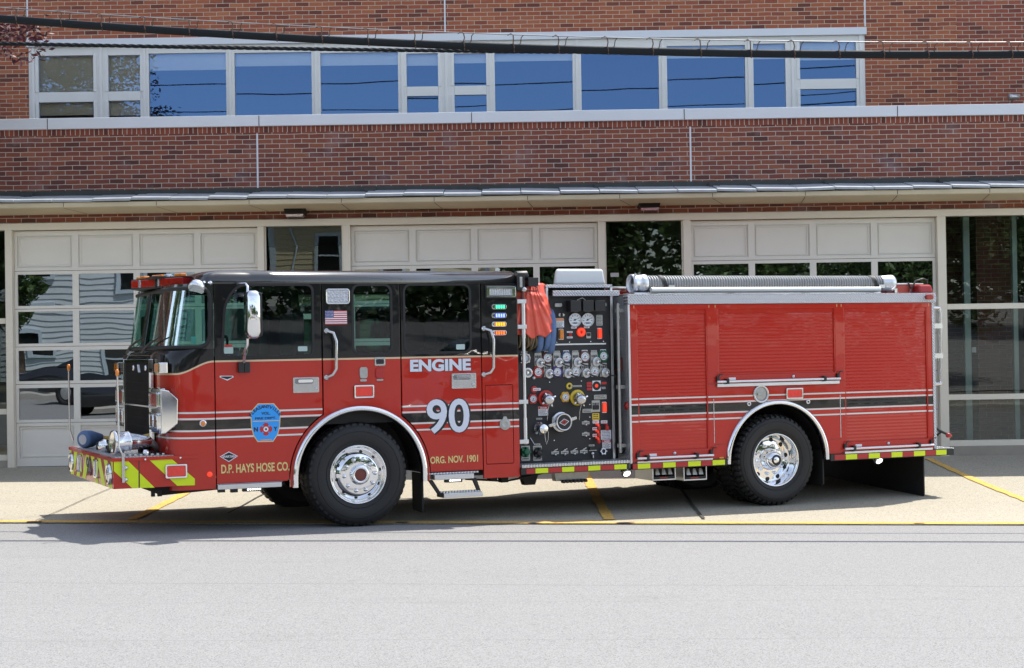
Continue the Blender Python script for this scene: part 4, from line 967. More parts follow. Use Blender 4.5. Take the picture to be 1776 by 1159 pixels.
m = MB(); m.plate([rrect(u0+.012, z0+.012, u1-.012, z1-.012, .01), rrect(u0+.05, z0+.035, u1-.05, z1-.035, .006)], -.026, -.018, 'chrome', .003); m.plate([rrect(u0+.05, z0+.035, u1-.05, z1-.035, .006)], -.014, -.003, 'clear_lens', .002)
for i in range(10): uu = u0+.06+(u1-u0-.12)*i/9; m.box((uu-.004, -.018, z0+.04), (uu+.004, -.0142, z1-.04), 'plate_grey')
m.build('lens', o)
for y, mat in ((415, 'lit_green'), (491, 'lit_blue'), (567, 'lit_amber'), (642, 'lit_orange')):
    u0, z0, u1, z1 = R(*zr_(1072, y-22), *zr_(1200, y+22)); m = MB(); m.plate([rrect(u0, z0, u1, z1, .02)], -.008, -.001, 'chrome', .003); o = tp('indicator_light', m)
    m = MB(); zc_ = (z0+z1)/2
    m.plate([rrect(u0+.032, z0+.006, u1-.008, z1-.006, .014)], -.013, -.0085, {'lit_green': 'bezel_green', 'lit_blue': 'flag_blue', 'lit_amber': 'amber_lens', 'lit_orange': 'red_lens'}[mat], .002)
    for i in range(4): uu = u0+.052+(u1-u0-.085)*i/3.; m.box((uu-.0085, -.0165, zc_-.017), (uu+.0085, -.0132, zc_+.017), mat)
    m.lathe((u0+.016, -.0082, zc_), (0, -1, 0), [(.008, 0), (.006, .003), (0, .003)], 'black_ink', 8); m.build('lens', o)
# small things on the side panel: charging socket, keypad, latch
def plaq(px0, py0, px1, py1, mat, nm, r=.01, th=.008, v=0., parent=TR, bev=.002):
    u0, z0, u1, z1 = R(px0, py0, px1, py1, v); m = MB(); r = min(r, (u1-u0)*.45, (z1-z0)*.45); m.plate([rrect(u0, z0, u1, z1, r)], v-th, v-.0005, mat, min(bev, th*.3)); return tp(nm, m, parent)
plaq(*zr_(48, 855), *zr_(140, 930), 'steel', 'charger_socket'); plaq(*zr_(60, 872), *zr_(128, 915), 'black_plastic', 'socket_cover', th=.012)
plaq(*zr_(57, 950), *zr_(128, 1040), 'reflective_red', 'latch_cover', r=.03, th=.014); plaq(*zr_(65, 1046), *zr_(124, 1062), 'plate_grey', 'name_plate')
plaq(*zz6(1328, 942), *zz6(1396, 1040), 'plate_grey', 'fill_cap', r=.025, th=.012); plaq(*zz6(1332, 1047), *zz6(1390, 1068), 'plate_grey', 'name_plate')
# stickers on the door glass
plaq(*zz6(790, 760), *zz6(872, 803), 'post_teal', 'sticker', v=.004, th=.001, parent=front_door); plaq(*zr_(762, 742), *zr_(838, 788), 'post_teal', 'sticker', v=.004, th=.001, parent=rear_door); plaq(*zz6(142, 768), *zz6(224, 824), 'post_teal', 'sticker', v=.004, th=.001, parent=front_door); plaq(*zz6(146, 745), *zz6(218, 766), 'flag_red', 'sticker', v=.004, th=.001, parent=front_door)
# chrome chevron badge, side reflectors
m = MB(); c = [tuple(T(*zz6(*p), 0).xz) for p in ((106,1018),(222,1018),(228,1030),(172,1060),(106,1032))]; m.plate([c], -.005, -.0005, 'white_decal', .001); cc = (sum(p[0] for p in c)/5, sum(p[1] for p in c)/5); m.plate([[((p[0]-cc[0])*.82+cc[0], (p[1]-cc[1])*.6+cc[1]) for p in c]], -.0065, -.005, 'black_ink'); tp('badge', m, front_door)
def disc(px, py, r, mat, nm='reflector', v=0., ring=None, parent=TR):
    c = T(px, py, v); m = MB()
    if ring: m.lathe((c.x, v, c.z), (0, -1, 0), [(r*1.35, .0005), (r*1.35, .006), (r, .008)], ring, 20)
    m.lathe((c.x, v, c.z), (0, -1, 0), [(r, .0005), (r, .008), (r*.7, .012), (0, .013)], mat, 20); return tp(nm, m, parent)
disc(352, 734.5, .026, 'amber_lens', 'side_marker', ring='chrome', v=-.001); disc(363.5, 823, .028, 'lit_red', v=-.001)
# --- emblems and lettering (near side)
def lettering(s, px0, py0, px1, py1, mat, bold, nm='lettering', outline_=None, ob=.03, parent=TR, v=-.0006):
    u0, z0, u1, z1 = R(px0, py0, px1, py1); m = MB()
    if outline_: e = ob*(z1-z0)*.62; m.text(s, u0-e*.6, z0-e*1.2, u1+e*1.6, z1+e*.5, v, outline_, bold+ob, th=.0006)
    m.text(s, u0, z0, u1, z1, v-.0016, mat, bold, th=.0006); return tp(nm, m, parent)
lettering('ENGINE', 711, 622.8, 816.5, 644, 'silver_letter', .045, parent=rear_door, outline_='black_ink', ob=.035)
lettering('90', 740, 692, 814, 751.5, 'silver_letter', .016, 'unit_number', parent=rear_door, outline_='black_ink', ob=.055)
lettering('ORG. NOV. 1901', 746, 790.5, 829, 803, 'gold_letter', .028, parent=rear_door, outline_='black_ink', ob=.02)
lettering('D.P. HAYS HOSE CO.', 383.5, 803.5, 502, 819, 'gold_letter', .028, parent=front_door, outline_='black_ink', ob=.02)
m = MB(); zf = Z((360,650,660,920), 1288); c = [tuple(T(*zf(*p), 0).xz) for p in ((90,610),(158,572),(226,606),(158,650))]; m.plate([c], -.004, -.0005, 'white_decal', .001)
cc = (sum(p[0] for p in c)/4, sum(p[1] for p in c)/4); m.plate([[((p[0]-cc[0])*.86+cc[0], (p[1]-cc[1])*.84+cc[1]) for p in c]], -.0052, -.004, 'black_ink')
m.text('SPARTAN', cc[0]-.066, cc[1]-.012, cc[0]+.066, cc[1]+.012, -.0055, 'white_decal', .02, th=.0005); tp('badge', m, front_door)
def shield():
    zs = Z((400,680,520,780), 1391); f = lambda x, y: tuple(T(*zs(x, y), 0).xz)
    c = [f(*p) for p in ((545,232),(870,228),(1003,385),(1005,460),(990,700),(950,860),(855,1003),(540,1008),(455,880),(410,700),(400,480),(400,400))]
    m = MB(); m.plate([c], -.0022, -.0004, 'gold_letter'); k = len(c); cc = Vector((sum(p[0] for p in c)/k, sum(p[1] for p in c)/k))
    m.plate([[((p[0]-cc.x)*.945+cc.x, (p[1]-cc.y)*.955+cc.y) for p in c]], -.0034, -.0022, 'badge_blue')
    a, b = f(420, 590), f(990, 575); m.box((a[0]+.012, -.0042, (a[1]+b[1])/2-.003), (b[0]-.008, -.0034, (a[1]+b[1])/2+.003), 'gold_letter')
    def tx(s, x0, y0, x1, y1, bo=.03): p, q = f(x0, y1), f(x1, y0); m.text(s, p[0], p[1], q[0], q[1], -.0045, 'navy_ink', bo, th=.0005)
    tx('VOL.', 615, 398, 795, 460); tx('FIRE DEPT.', 490, 497, 915, 557); tx('N', 465, 705, 548, 800, .05); tx('Y', 862, 697, 935, 785, .05)
    s = 'PLEASANTVILLE'; o = f(700, 640); rr = abs(f(700, 300)[1]-o[1])
    for i, ch in enumerate(s):
        q = radians(146-112*i/(len(s)-1)); vs, fs = textmesh(ch, .03, .0005); h = .044; wd_ = max(p[0] for p in vs)-min(p[0] for p in vs); x0 = min(p[0] for p in vs)+wd_/2
        rot = q-pi/2; base = (o[0]+rr*.98*cos(q), o[1]+rr*sin(q)-.012)
        m.mesh(vs, fs, 'navy_ink', lambda x, y, z: (base[0]+(x-x0)*h*1.15*cos(rot)-y*h*sin(rot)*1., -.0045-z, base[1]+(x-x0)*h*1.15*sin(rot)+y*h*cos(rot)))
    c0 = f(708, 748); r0 = abs(f(708, 622)[1]-c0[1])
    for k4 in range(4):     # maltese cross of the fire service
        q = pi/2*k4; pts = []
        for rr_, da in ((.30, -.35), (.86, -.62), (1.0, -.36), (1.03, 0), (1.0, .36), (.86, .62), (.30, .35)): pts.append((c0[0]+r0*rr_*cos(q+da), c0[1]+r0*rr_*sin(q+da)))
        m.plate([pts], -.0045, -.0034, 'flag_red')
    m.plate([circ(*c0, r0*.60, 20)], -.0048, -.0036, 'flag_red'); m.plate([circ(*c0, r0*.41, 20)], -.0056, -.0046, 'white_decal'); m.plate([circ(*c0, r0*.2, 5, .3)], -.0062, -.0056, 'navy_ink')
    p, q = f(560, 985), f(860, 940); m.box((p[0]+.02, -.0042, p[1]), (q[0]-.02, -.0034, q[1]-.004), 'orange_sign')
    tp('door_emblem', m, front_door)
shield()
def flag():
    u0, z0, u1, z1 = R(*zz6(1027, 447), *zz6(1218, 570)); m = MB(); h = (z1-z0)/13
    for i in range(13): m.box((u0, -.003, z0+h*i), (u1, -.0005, z0+h*(i+1)-.0002), 'flag_red' if i % 2 == 0 else 'white_decal')
    cu = u0+(u1-u0)*.39; m.box((u0, -.0042, z0+h*6), (cu, -.003, z1), 'flag_blue')
    for j in range(5):
        for i in range(6):
            uu = u0+(cu-u0)*(i+.5+(0 if j % 2 == 0 else .25))/6.4; m.plate([circ(uu, z0+h*6+h*7*(j+.6)/5.2, .0042, 5)], -.0052, -.0042, 'white_decal')
    tp('flag', m)
flag()
# company crest on the compartment door
m = MB(); zl = Z((640,670,940,920), 1391); c = T(*zl(1092, 305), 0); r = .062
pts = arc(c.x, c.z, r, radians(115), radians(425), 26)+[(c.x+.016, c.z+r*1.32), (c.x-.016, c.z+r*1.32)]
m.plate([pts], -.012, -.0005, 'plate_grey', .003); m.lathe((c.x, -.012, c.z), (0, -1, 0), [(r*.78, 0), (r*.74, .004), (r*.6, .002), (r*.5, .004), (r*.42, .001), (0, .003)], 'plate_grey', 24); tp('latch', m, comp)
# --- steps
m = MB(); u0, z0, u1, z1 = R(376.5, 837, 490.5, 849); m.box((u0, -.035, .443), (u1-.02, .09, .49), 'aluminium'); m.box((u0, .0, .491), (u1+.0, .085, .497), 'tread_top'); st = tp('step', m, bev=.004)
for i in range(16): 
    pass
m = MB(); u0 = .80; u1 = 1.262; m.box((u0+.02, -.05, .432), (u1, .09, .485), 'aluminium'); m.box((.77, .0, .486), (1.335, .08, .506), 'tread_top'); tp('step', m, bev=.004)
m = MB(); m.box((.90, -.10, .243), (1.34, .12, .292), 'aluminium')
for i in range(13):
    m.lathe((.925+.0325*i, -.03, .292), (0, 0, 1), [(.013, 0), (.013, .012), (.008, .012)], 'aluminium', 8); m.lathe((.925+.0325*i, .06, .292), (0, 0, 1), [(.013, 0), (.013, .012), (.008, .012)], 'aluminium', 8)
for a, b in (((.775, .43), (.905, .25)), ((1.27, .43), (1.335, .29))):
    m.hexa([(a[0], .03, a[1]), (a[0]+.05, .03, a[1]), (a[0]+.05, .06, a[1]), (a[0], .06, a[1]), (b[0]-.005, .03, b[1]), (b[0]+.035, .03, b[1]), (b[0]+.035, .06, b[1]), (b[0]-.005, .06, b[1])][::1], 'black_plastic')
tp('step', m, bev=.003)
for (x0, x1, y) in ((421, 455, 849.5), (772, 801, 834)):
    p, q = T(x0, y, .02), T(x1, y, .02); m = MB(); m.box((p.x, .0, p.z-.02), (q.x, .06, p.z+.022), 'black_plastic'); o = tp('step_light', m, bev=.004); m = MB()
    for i in range(6): uu = p.x+.05+(q.x-p.x-.08)*i/5; m.lathe((uu, -.0005, p.z), (0, -1, -.3), [(.011, 0), (.007, .004), (0, .005)], 'lit_white', 8)
    m.build('lens', o)
for px in (383, 405):
    p = T(px, 849, .05); m = MB(); m.box((p.x-.03, .03, p.z-.03), (p.x+.04, .08, .45), 'black_plastic'); tp('step_bracket', m)
# --- wheels (built once each, axis pointing out of the truck)
def make_wheel(front, width, r):
    rim = MB(); O = (0, 0, 0); ax = (0, -1, 0)
    if front:
        rim.lathe(O, ax, [(.27, -.25), (.292, -.02), (.305, -.006), (.307, .0), (.302, .006), (.292, .002), (.284, -.018), (.276, -.036), (.262, -.03), (.245, -.01), (.215, .018), (.205, .03), (.198, .032), (.10, .034), (.0, .034)], 'chrome', 56, cap=False)
        hr, hn, hd = .236, 10, .0; br, bz = .167, .034
    else:
        rim.lathe(O, ax, [(.27, -.25), (.292, -.02), (.305, -.006), (.307, .0), (.302, .006), (.292, .002), (.284, -.02), (.276, -.06), (.265, -.13), (.255, -.15), (.23, -.152), (.20, -.146), (.10, -.14), (0, -.14)], 'chrome', 56, cap=False)
        hr, br, bz = .225, .167, -.143
    w = rim.build('wheel', TR)
    for i in range(10):
        hh = MB(); q = 2*pi*(i+.3)/10; z = (-.004 if front else -.151)
        if front: hh.lathe((hr*cos(q), -z, hr*sin(q)), (.52*cos(q), -1, .52*sin(q)), [(.0175, 0), (.0175, .0055), (0, .0055)], 'black_ink', 14)
        else: hh.lathe((hr*cos(q), -z, hr*sin(q)), ax, [(.026, 0), (.026, .004), (0, .004)], 'black_ink', 14)
        hh.build('hand_hole', w)
    hub = MB()
    if front:
        hub.lathe(O, ax, [(.108, .03), (.106, .045), (.098, .062), (.094, .085), (.07, .088), (.063, .082), (.06, .07)], 'chrome', 32); hub.lathe(O, ax, [(.062, .07), (.04, .073), (0, .074)], 'bezel_brown', 20)
    else:
        hub.lathe(O, ax, [(.125, -.142), (.12, -.1), (.105, -.05), (.095, -.02), (.07, .0), (.06, .006), (.045, .006)], 'chrome', 32); hub.lathe(O, ax, [(.062, .004), (.06, .016), (.042, .018), (.04, .008)], 'black_plastic', 24); hub.lathe(O, ax, [(.04, .01), (.02, .02), (0, .022)], 'chrome', 16)
    for i in range(10):
        q = 2*pi*(i+.1)/10; c = (br*cos(q), -bz, br*sin(q))
        hub.lathe(c, ax, [(.021, 0), (.021, .005), (.0165, .006), (.0165, .028), (.013, .036), (0, .038)], 'chrome', 12)
    hub.build('hub', w)
    t = MB(); W_ = width; dp = .002 if front else .018
    t.lathe(O, ax, [(.295, -.02), (.31, .004), (.33, .014), (.38, .026), (.43, .03), (.47, .024), (.497*r/.535, .012), (r-dp-.012, -.016), (r-dp, -.04), (r-dp, -W_+.04), (r-dp-.012, -W_+.016), (.43, -W_-.03), (.31, -W_-.0), (.295, -W_+.02)], 'rubber', 72, cap=False)
    for a, b in ((.345, .0215), (.445, .0305)): t.lathe(O, ax, [(a-.004, b-.004), (a-.002, b+.0025), (a+.002, b+.0025), (a+.004, b-.004)], 'rubber', 72, cap=False)
    n = 46
    for i in range(n):       # tread blocks wrap over the shoulder
        q = 2*pi*i/n; d = 2*pi/n*.31
        def p(rr, y, qq): return (rr*cos(qq), -y, rr*sin(qq))
        for ya, yb, r0, r1 in ((-.035, .004, r-.05, r+.004), ):
            qa, qb = q-d, q+d
            t.hexa([p(r-.06, .012, qa), p(r-.06, .012, qb), p(r-.055, -.05, qb), p(r-.055, -.05, qa), p(r-dp-.006 if front else r-.018, -.006 if front else -.002, qa), p(r-dp-.006 if front else r-.018, -.006 if front else -.002, qb), p(r+.006, -.05, qb), p(r+.006, -.05, qa)], 'rubber')
            t.hexa([p(r-.03, -.05, qa), p(r-.03, -.05, qb), p(r-.03, -W_*.42, qb+.04), p(r-.03, -W_*.42, qa+.04), p(r+.006, -.05, qa), p(r+.006, -.05, qb), p(r+.006, -W_*.42, qb+.04), p(r+.006, -W_*.42, qa+.04)], 'rubber')
            t.hexa([p(r-.03, -W_*.55, qa), p(r-.03, -W_*.55, qb), p(r-.03, -W_+.05, qb-.04), p(r-.03, -W_+.05, qa-.04), p(r+.006, -W_*.55, qa), p(r+.006, -W_*.55, qb), p(r+.006, -W_+.05, qb-.04), p(r+.006, -W_+.05, qa-.04)], 'rubber')
    t.build('tyre', w, .003)
    return w
wf = make_wheel(True, .36, .535); wf.location = (.012, .04, .524)
wr = make_wheel(False, .27, .52); wr.location = (5.04, .04, .462)
def dupw(o, loc, flip=False, turn=0.):
    c = o.copy(); C.objects.link(c); c.location = loc; c.rotation_euler = (0, turn, pi if flip else 0)
    for ch in o.children: d = ch.copy(); C.objects.link(d); d.parent = c
    return c
dupw(wf, (.012, WD-.04, .524), True); dupw(wr, (5.04, WD-.04, .462), True); dupw(wr, (5.04, .36+.02, .462)); dupw(wr, (5.04, WD-.38, .462), True)
# --- chassis
m = MB()
for v in (.82, 1.52): m.box((-2.4, v, .62), (7.1, v+.09, .88), 'chassis_black')
m.box((-.3, .42, .45), (.3, WD-.42, .62), 'chassis_black'); m.box((4.8, .6, .36), (5.3, WD-.6, .6), 'chassis_black'); m.box((-1.3, .7, .52), (1.7, 1.8, 1.0), 'chassis_black'); m.box((1.9, .5, .55), (3.1, 2.0, .9), 'chassis_black')
m.cyl((1.7, 1.24, .6), (4.9, 1.24, .5), .05, 'chassis_black'); m.cyl((2.2, 1.9, .45), (3.4, 1.9, .45), .13, 'chassis_black'); m.box((5.75, .5, .55), (7.1, 2.0, .8), 'chassis_black')
tp('chassis', m)
def flap(u, v0, v1, z0, z1, nm='mudflap'):
    m = MB(); m.plate([roundpoly([(v0, z1), (v0, z0), (v1, z0), (v1, z1)], [.01, .05, .05, .01])], -.008, .008, 'mudflap', fn=lambda x, y, z: (u+.02*sin(x*3)+z, x, y)); return tp(nm, m)
flap(.72, .06, .42, .09, .5); flap(.72, 2.07, 2.43, .09, .5); flap(5.68, .05, .62, .13, .55); flap(5.68, 1.87, 2.44, .13, .55)
e = T(1613, 861, .1); flap(7.13, .09, WD-.09, e.z, .46)
# --- body: a shell with three roller doors
BT = 2.262
d1 = rrect(3.255, .632, 4.14, 2.207, .005); d2 = rrect(4.285, 1.455, 5.85, 2.207, .005); d3 = rrect(5.975, .632, 7.155, 2.207, .005)
body = [(3.168, BT), (3.168, .5), (4.357, .5), (4.357, RCN[1])]+arc(*RCN, .66, pi, 0, 40)+[(5.733, RCN[1]), (5.733, .5), (7.222, .5), (7.222, BT)]
body = [p for p in body]
m = MB(); m.plate([body, d1, d2, d3], 0, .05, STRIPED, .004)
m.plate([body], WD-.05, WD, STRIPED, .004); m.box((7.17, .052, .5), (7.22, WD-.052, BT), RED); m.box((3.19, .052, 2.24), (7.165, WD-.052, 2.262), 'tread_top')
m.box((3.19, .5, .6), (7.165, .52, 2.2), 'chassis_black')
bd = tp('body', m)
def roller(c, name_bar=True, stripes=True):
    u0, u1 = c[0][0], c[0][0]; xs = [p[0] for p in c]; zs = [p[1] for p in c]; u0, u1, z0, z1 = min(xs), max(xs), min(zs), max(zs)
    m = MB(); n = int((z1-z0-.05)/.0375); h = (z1-z0-.05)/n; P = []
    for i in range(n):
        z = z0+i*h; t_ = 0.
        P += [(z, .0198), (z+h*.06, .0194+t_), (z+h*.5, .0188), (z+h*.94, .0194-t_)]
    P += [(z1-.05, .02), (z1-.048, .012), (z1, .012)]
    m.grid([[(u0, y, z), (u1, y, z)] for z, y in P], STRIPED, False)
    for a in (u0, u1-.012): m.box((a, .004, z0), (a+.012, .03, z1), RED)
    d = tp('roller_door', m, fix=False)
    # lift bar on stand-offs, with its brackets and plate
    m = MB(); zb_ = z0-.046; a, b = u0-.045, u1+.03
    if z0 < 1: a += 0
    m.tube([(a, -.045, zb_-.028), (b, -.045, zb_-.028)], .0125, 'white_decal', 10); o = m.build('lift_bar', d)
    for uu in (u0+.065, u1-.2):
        m = MB(); m.box((uu, -.062, zb_-.055), (uu+.035, -.0, zb_+.005), 'black_plastic'); m.build('bar_bracket', d, .004)
    for uu in (a, b-.03):
        m = MB(); m.box((uu, -.03, zb_-.03), (uu+.035, .0, zb_+.03), 'black_plastic'); m.tube([(uu+.015, -.02, zb_+.02), (uu+.04, -.03, zb_+.055), (uu+.08, -.02, zb_+.052)], .008, 'black_plastic', 6); m.build('bar_bracket', d, .004)
    m = MB(); m.box((u0+.125, -.004, zb_-.012), (u0+.215, -.0005, zb_+.016), 'white_decal'); m.build('name_plate', d)
    m = MB(); m.lathe(((u0+u1)/2+(.0 if z0 < 1 else .2), -.0005, zb_+.01), (0, -1, 0), [(.02, 0), (.018, .012), (0, .016)], 'steel', 12); m.build('lock', d)
    m = MB(); m.box((u0-.04, -.03, zb_-.088), (u1+.03, .0, zb_-.062 if z0 < 1 else zb_-.05), 'aluminium'); m.build('drip_sill', d, .004)
    m = MB()
    for uu in (u0-.035, u1+.03): m.box((uu-.003, -.0025, z1+.012), (uu+.003, -.0005, z1+.045), 'gold_letter')
    m.build('tick_mark', d)
    return d
for c in (d1, d2, d3): roller(c)
# diamond plate band, corners, front wall of the body
m = MB(); m.box((3.14, -.012, 2.264), (7.29, .10, 2.37), 'tread_side'); m.box((3.14, -.012, 2.3705), (7.29, .52, 2.376), 'tread_top'); tp('tread_plate', m, bev=.003)
m = MB(); m.box((3.140, -.006, .5), (3.166, .05, 2.262), 'aluminium'); tp('corner_trim', m, bev=.003)
m = MB(); m.box((7.224, -.004, .5), (7.262, .03, 2.262), 'tread_side'); m.box((7.224, .0305, .5), (7.23, WD-.03, 2.262), 'tread_front'); tp('corner_trim', m)
m = MB(); m.box((3.146, .051, .5), (3.164, .75, 2.362), 'tread_front'); tp('tread_plate', m)
# on that wall: pull handle, red marker, loop, vent
q = TU(1076, 632, 3.14); m = MB(); m.box((3.10, q.y-.05, q.z-.075), (3.145, q.y+.06, q.z+.075), 'bezel_brown'); m.box((3.085, q.y-.03, q.z-.05), (3.1, q.y+.04, q.z+.05), 'chassis_black'); tp('catch', m, bev=.01)
q = TU(1087, 704, 3.14); m = MB(); m.lathe((3.145, q.y, q.z), (-1, 0, 0), [(.045, 0), (.04, .02), (0, .028)], 'red_lens', 18); tp('reflector', m)
q = TU(1080, 777, 3.14); m = MB(); m.tube([(3.13, q.y+.05*cos(a), q.z+.06*sin(a)) for a in [2*pi*i/20 for i in range(20)]], .009, 'rubber', 8, closed=True); tp('tie_loop', m)
# fuel door, round fill, light and hinge lines over the rear wheel
m = MB()
for x0, x1 in ((4.205, 4.212), (5.897, 5.905)): m.box((x0, -.0035, .69), (x1, -.0005, 1.19), 'steel')
m.box((4.14, -.001, 1.355), (5.96, -.0003, 1.36), 'joint_dark'); m.box((4.214, -.001, .672), (4.36, -.0003, .676), 'joint_dark'); m.box((5.74, -.001, .672), (5.895, -.0003, .676), 'joint_dark'); m.build('hinge', bd)
c = T(1319.5, 683.5, 0); m = MB(); m.lathe((c.x, 0, c.z), (0, -1, 0), [(.103, 0), (.103, .012), (.092, .02), (.08, .014), (.076, -.0)], 'steel', 36); m.lathe((c.x, 0, c.z), (0, -1, 0), [(.078, .0005), (.06, .004), (.05, .003), (0, .006)], 'plate_grey', 28)
m.box((c.x-.05, -.02, c.z-.012), (c.x+.05, -.004, c.z+.012), 'plate_grey'); tp('fuel_cap', m)
marker('marker_light', 1362.5, 673, 1391.5, 692, e=.016)
for px, py in ((1299, 700.5), (1401.5, 697)):
    c = T(px, py, 0); m = MB(); m.lathe((c.x, 0, c.z), (0, -1, 0), [(.028, 0), (.026, .008), (.014, .01), (.012, .004), (0, .004)], 'steel', 18); m.box((c.x-.003, -.012, c.z-.01), (c.x+.003, -.004, c.z+.01), 'black_ink'); tp('latch', m)
plaq(1247, 792.5, 1255, 796, 'amber_lens', 'side_marker')
c = T(1611, 515.5, -.012); m = MB(); m.plate([rrect(c.x-.06, c.z-.03, c.x+.05, c.z+.03, .028)], -.045, -.0125, 'red_lens', .01); tp('side_marker', m)
# rub rails with reflective blocks
def rub(name, u0, u1, z0, z1, first, blocks, top=True):
    m = MB(); m.box((u0, -.03, z0-.008), (u1, .06, z1+.008), 'black_plastic')
    for a, b, mat in blocks: m.box((a, -.0325, z0), (b, -.0303, z1), mat)
    return tp(name, m, bev=.003)
def blocks_px(pts, z0, z1, mats):
    us = [T(px, 800, -.03).x for px in pts]; return [(us[i]+.002, us[i+1]-.002, mats[i % 2]) for i in range(len(us)-1)]
RL = ('reflective_red', 'lime')
rub('rub_rail', 1.815, 3.115, .45, .503, 0, blocks_px([912.6, 928, 950.7, 974.2, 996, 1019.6, 1041.3, 1064.9, 1087], 0, 0, RL))
rub('rub_rail', 3.17, 4.35, .443, .50, 0, blocks_px([1097, 1105.5, 1128, 1149.5, 1172, 1193, 1215.5, 1235.5, 1257.5], 0, 0, RL))
rub('rub_rail', 5.735, 7.49, .432, .492, 0, blocks_px([1447.5, 1466.6, 1487, 1506.5, 1526.5, 1546, 1565.5, 1585, 1605, 1623.5, 1642], 0, 0, RL))
m = MB(); m.box((7.225, -.02, .44), (7.49, WD+.02, .50), 'black_plastic'); m.box((7.23, -.02, .501), (7.50, WD+.02, .512), 'tread_top'); m.box((7.4905, .02, .445), (7.5, .35, .495), 'lime'); o = tp('tailboard', m, bev=.003)
m = MB(); m.lathe((7.50, .16, .47), (1, 0, 0), [(.03, 0), (.03, .02), (.015, .035), (0, .036)], 'red_lens', 14); m.build('lens', o)
# rear corner fittings: lamps, grab rail, light on an arm
for z0, z1, mat in ((.86, 1.06, 'red_lens'), (1.08, 1.2, 'clear_lens')):
    m = MB(); m.box((7.231, .06, z0), (7.30, .3, z1), 'white_gelcoat'); o = tp('tail_lamp', m, bev=.01); m = MB(); m.box((7.301, .075, z0+.02), (7.315, .285, z1-.02), mat); m.box((7.245, .052, z0+.02), (7.29, .0595, z1-.02), mat); m.build('lens', o, .004)
m = MB(); m.tube([(7.235, .03, 2.2), (7.36, .03, 2.2), (7.37, .03, 2.15), (7.37, .03, 1.32), (7.36, .03, 1.28), (7.235, .03, 1.28)], .02, 'steel', 10)
for z in (1.62, 1.98): m.box((7.263, .01, z-.03), (7.39, .05, z+.03), 'steel')
tp('grab_handle', m)
m = MB(); m.tube([(7.24, .12, .82), (7.34, .05, .72), (7.45, .0, .66)], .016, 'black_plastic', 8); m.tube([(7.24, .12, .56), (7.28, .1, .62), (7.36, .04, .7)], .012, 'rubber', 8); o = tp('corner_lamp', m)
m = MB(); m.lathe((7.42, .0, .66), (1, -.1, -.1), [(0, -.02), (.024, -.01), (.03, .015), (.026, .04), (.012, .06), (0, .062)], 'red_lens', 16); m.build('lens', o)
# boxes and lamps slung under the body
for x0, x1 in ((1132, 1172), (1186, 1226)):
    p, q = T(x0, 834, .08), T(x1, 834, .08); m = MB()
    m.box((p.x, .08, p.z), (q.x, .5, p.z+.012), 'aluminium'); m.box((p.x, .08, p.z+.0125), (p.x+.01, .5, .44), 'aluminium'); m.box((q.x-.01, .08, p.z+.0125), (q.x, .5, .44), 'aluminium'); m.box((p.x+.011, .3, p.z+.013), (q.x-.011, .5, .44), 'chassis_black')
    for i in range(3): uu = p.x+.05+i*.08; m.hexa([(uu, .1, p.z+.06), (uu+.055, .1, p.z+.06), (uu+.055, .2, p.z+.06), (uu, .2, p.z+.06), (uu+.012, .12, p.z+.13), (uu+.043, .12, p.z+.13), (uu+.043, .2, p.z+.13), (uu+.012, .2, p.z+.13)], 'plate_grey')
    m.box((p.x+.02, .085, p.z+.014), (q.x-.02, .11, p.z+.04), 'rubber'); m.box((p.x+.09, .083, p.z+.02), (p.x+.19, .0845, p.z+.032), 'reflective_red'); tp('chock_holder', m)
for px, py in ((1527, 799), (1089, 821)):
    p = T(px, py, .05); m = MB(); m.lathe((p.x, .08, p.z), (0, -.75, -.65), [(.0, -.07), (.055, -.05), (.062, .0), (.05, .012)], 'steel', 20); o = tp('ground_light', m); m = MB(); m.lathe((p.x, .08, p.z), (0, -.75, -.65), [(.05, .006), (.03, .02), (0, .024)], 'lit_white', 16); m.build('lens', o)
m = MB(); m.tube([(1.3, .3, .40), (1.75, .25, .36), (2.1, .3, .40), (2.5, .4, .47)], .012, 'rubber', 6); m.hexa([(2.0, .3, .3), (2.12, .3, .3), (2.12, .4, .3), (2.0, .4, .3), (1.95, .3, .44), (2.17, .3, .44), (2.17, .4, .44), (1.95, .4, .44)], 'chassis_black')
m.hexa([(2.35, .25, .33), (2.72, .25, .33), (2.72, .35, .33), (2.35, .35, .33), (2.33, .25, .45), (2.77, .25, .45), (2.77, .35, .45), (2.33, .35, .45)], 'plate_grey')
for i in range(7): m.lathe((2.42+.045*i, .24, .325), (0, -1, 0), [(.018, 0), (.018, .05), (.01, .05)], 'black_plastic', 10)
for p in ((1.55, .37), (1.68, .35)): m.box((p[0], .2, p[1]), (p[0]+.08, .3, .44), 'chassis_black')
tp('drain_valves', m)
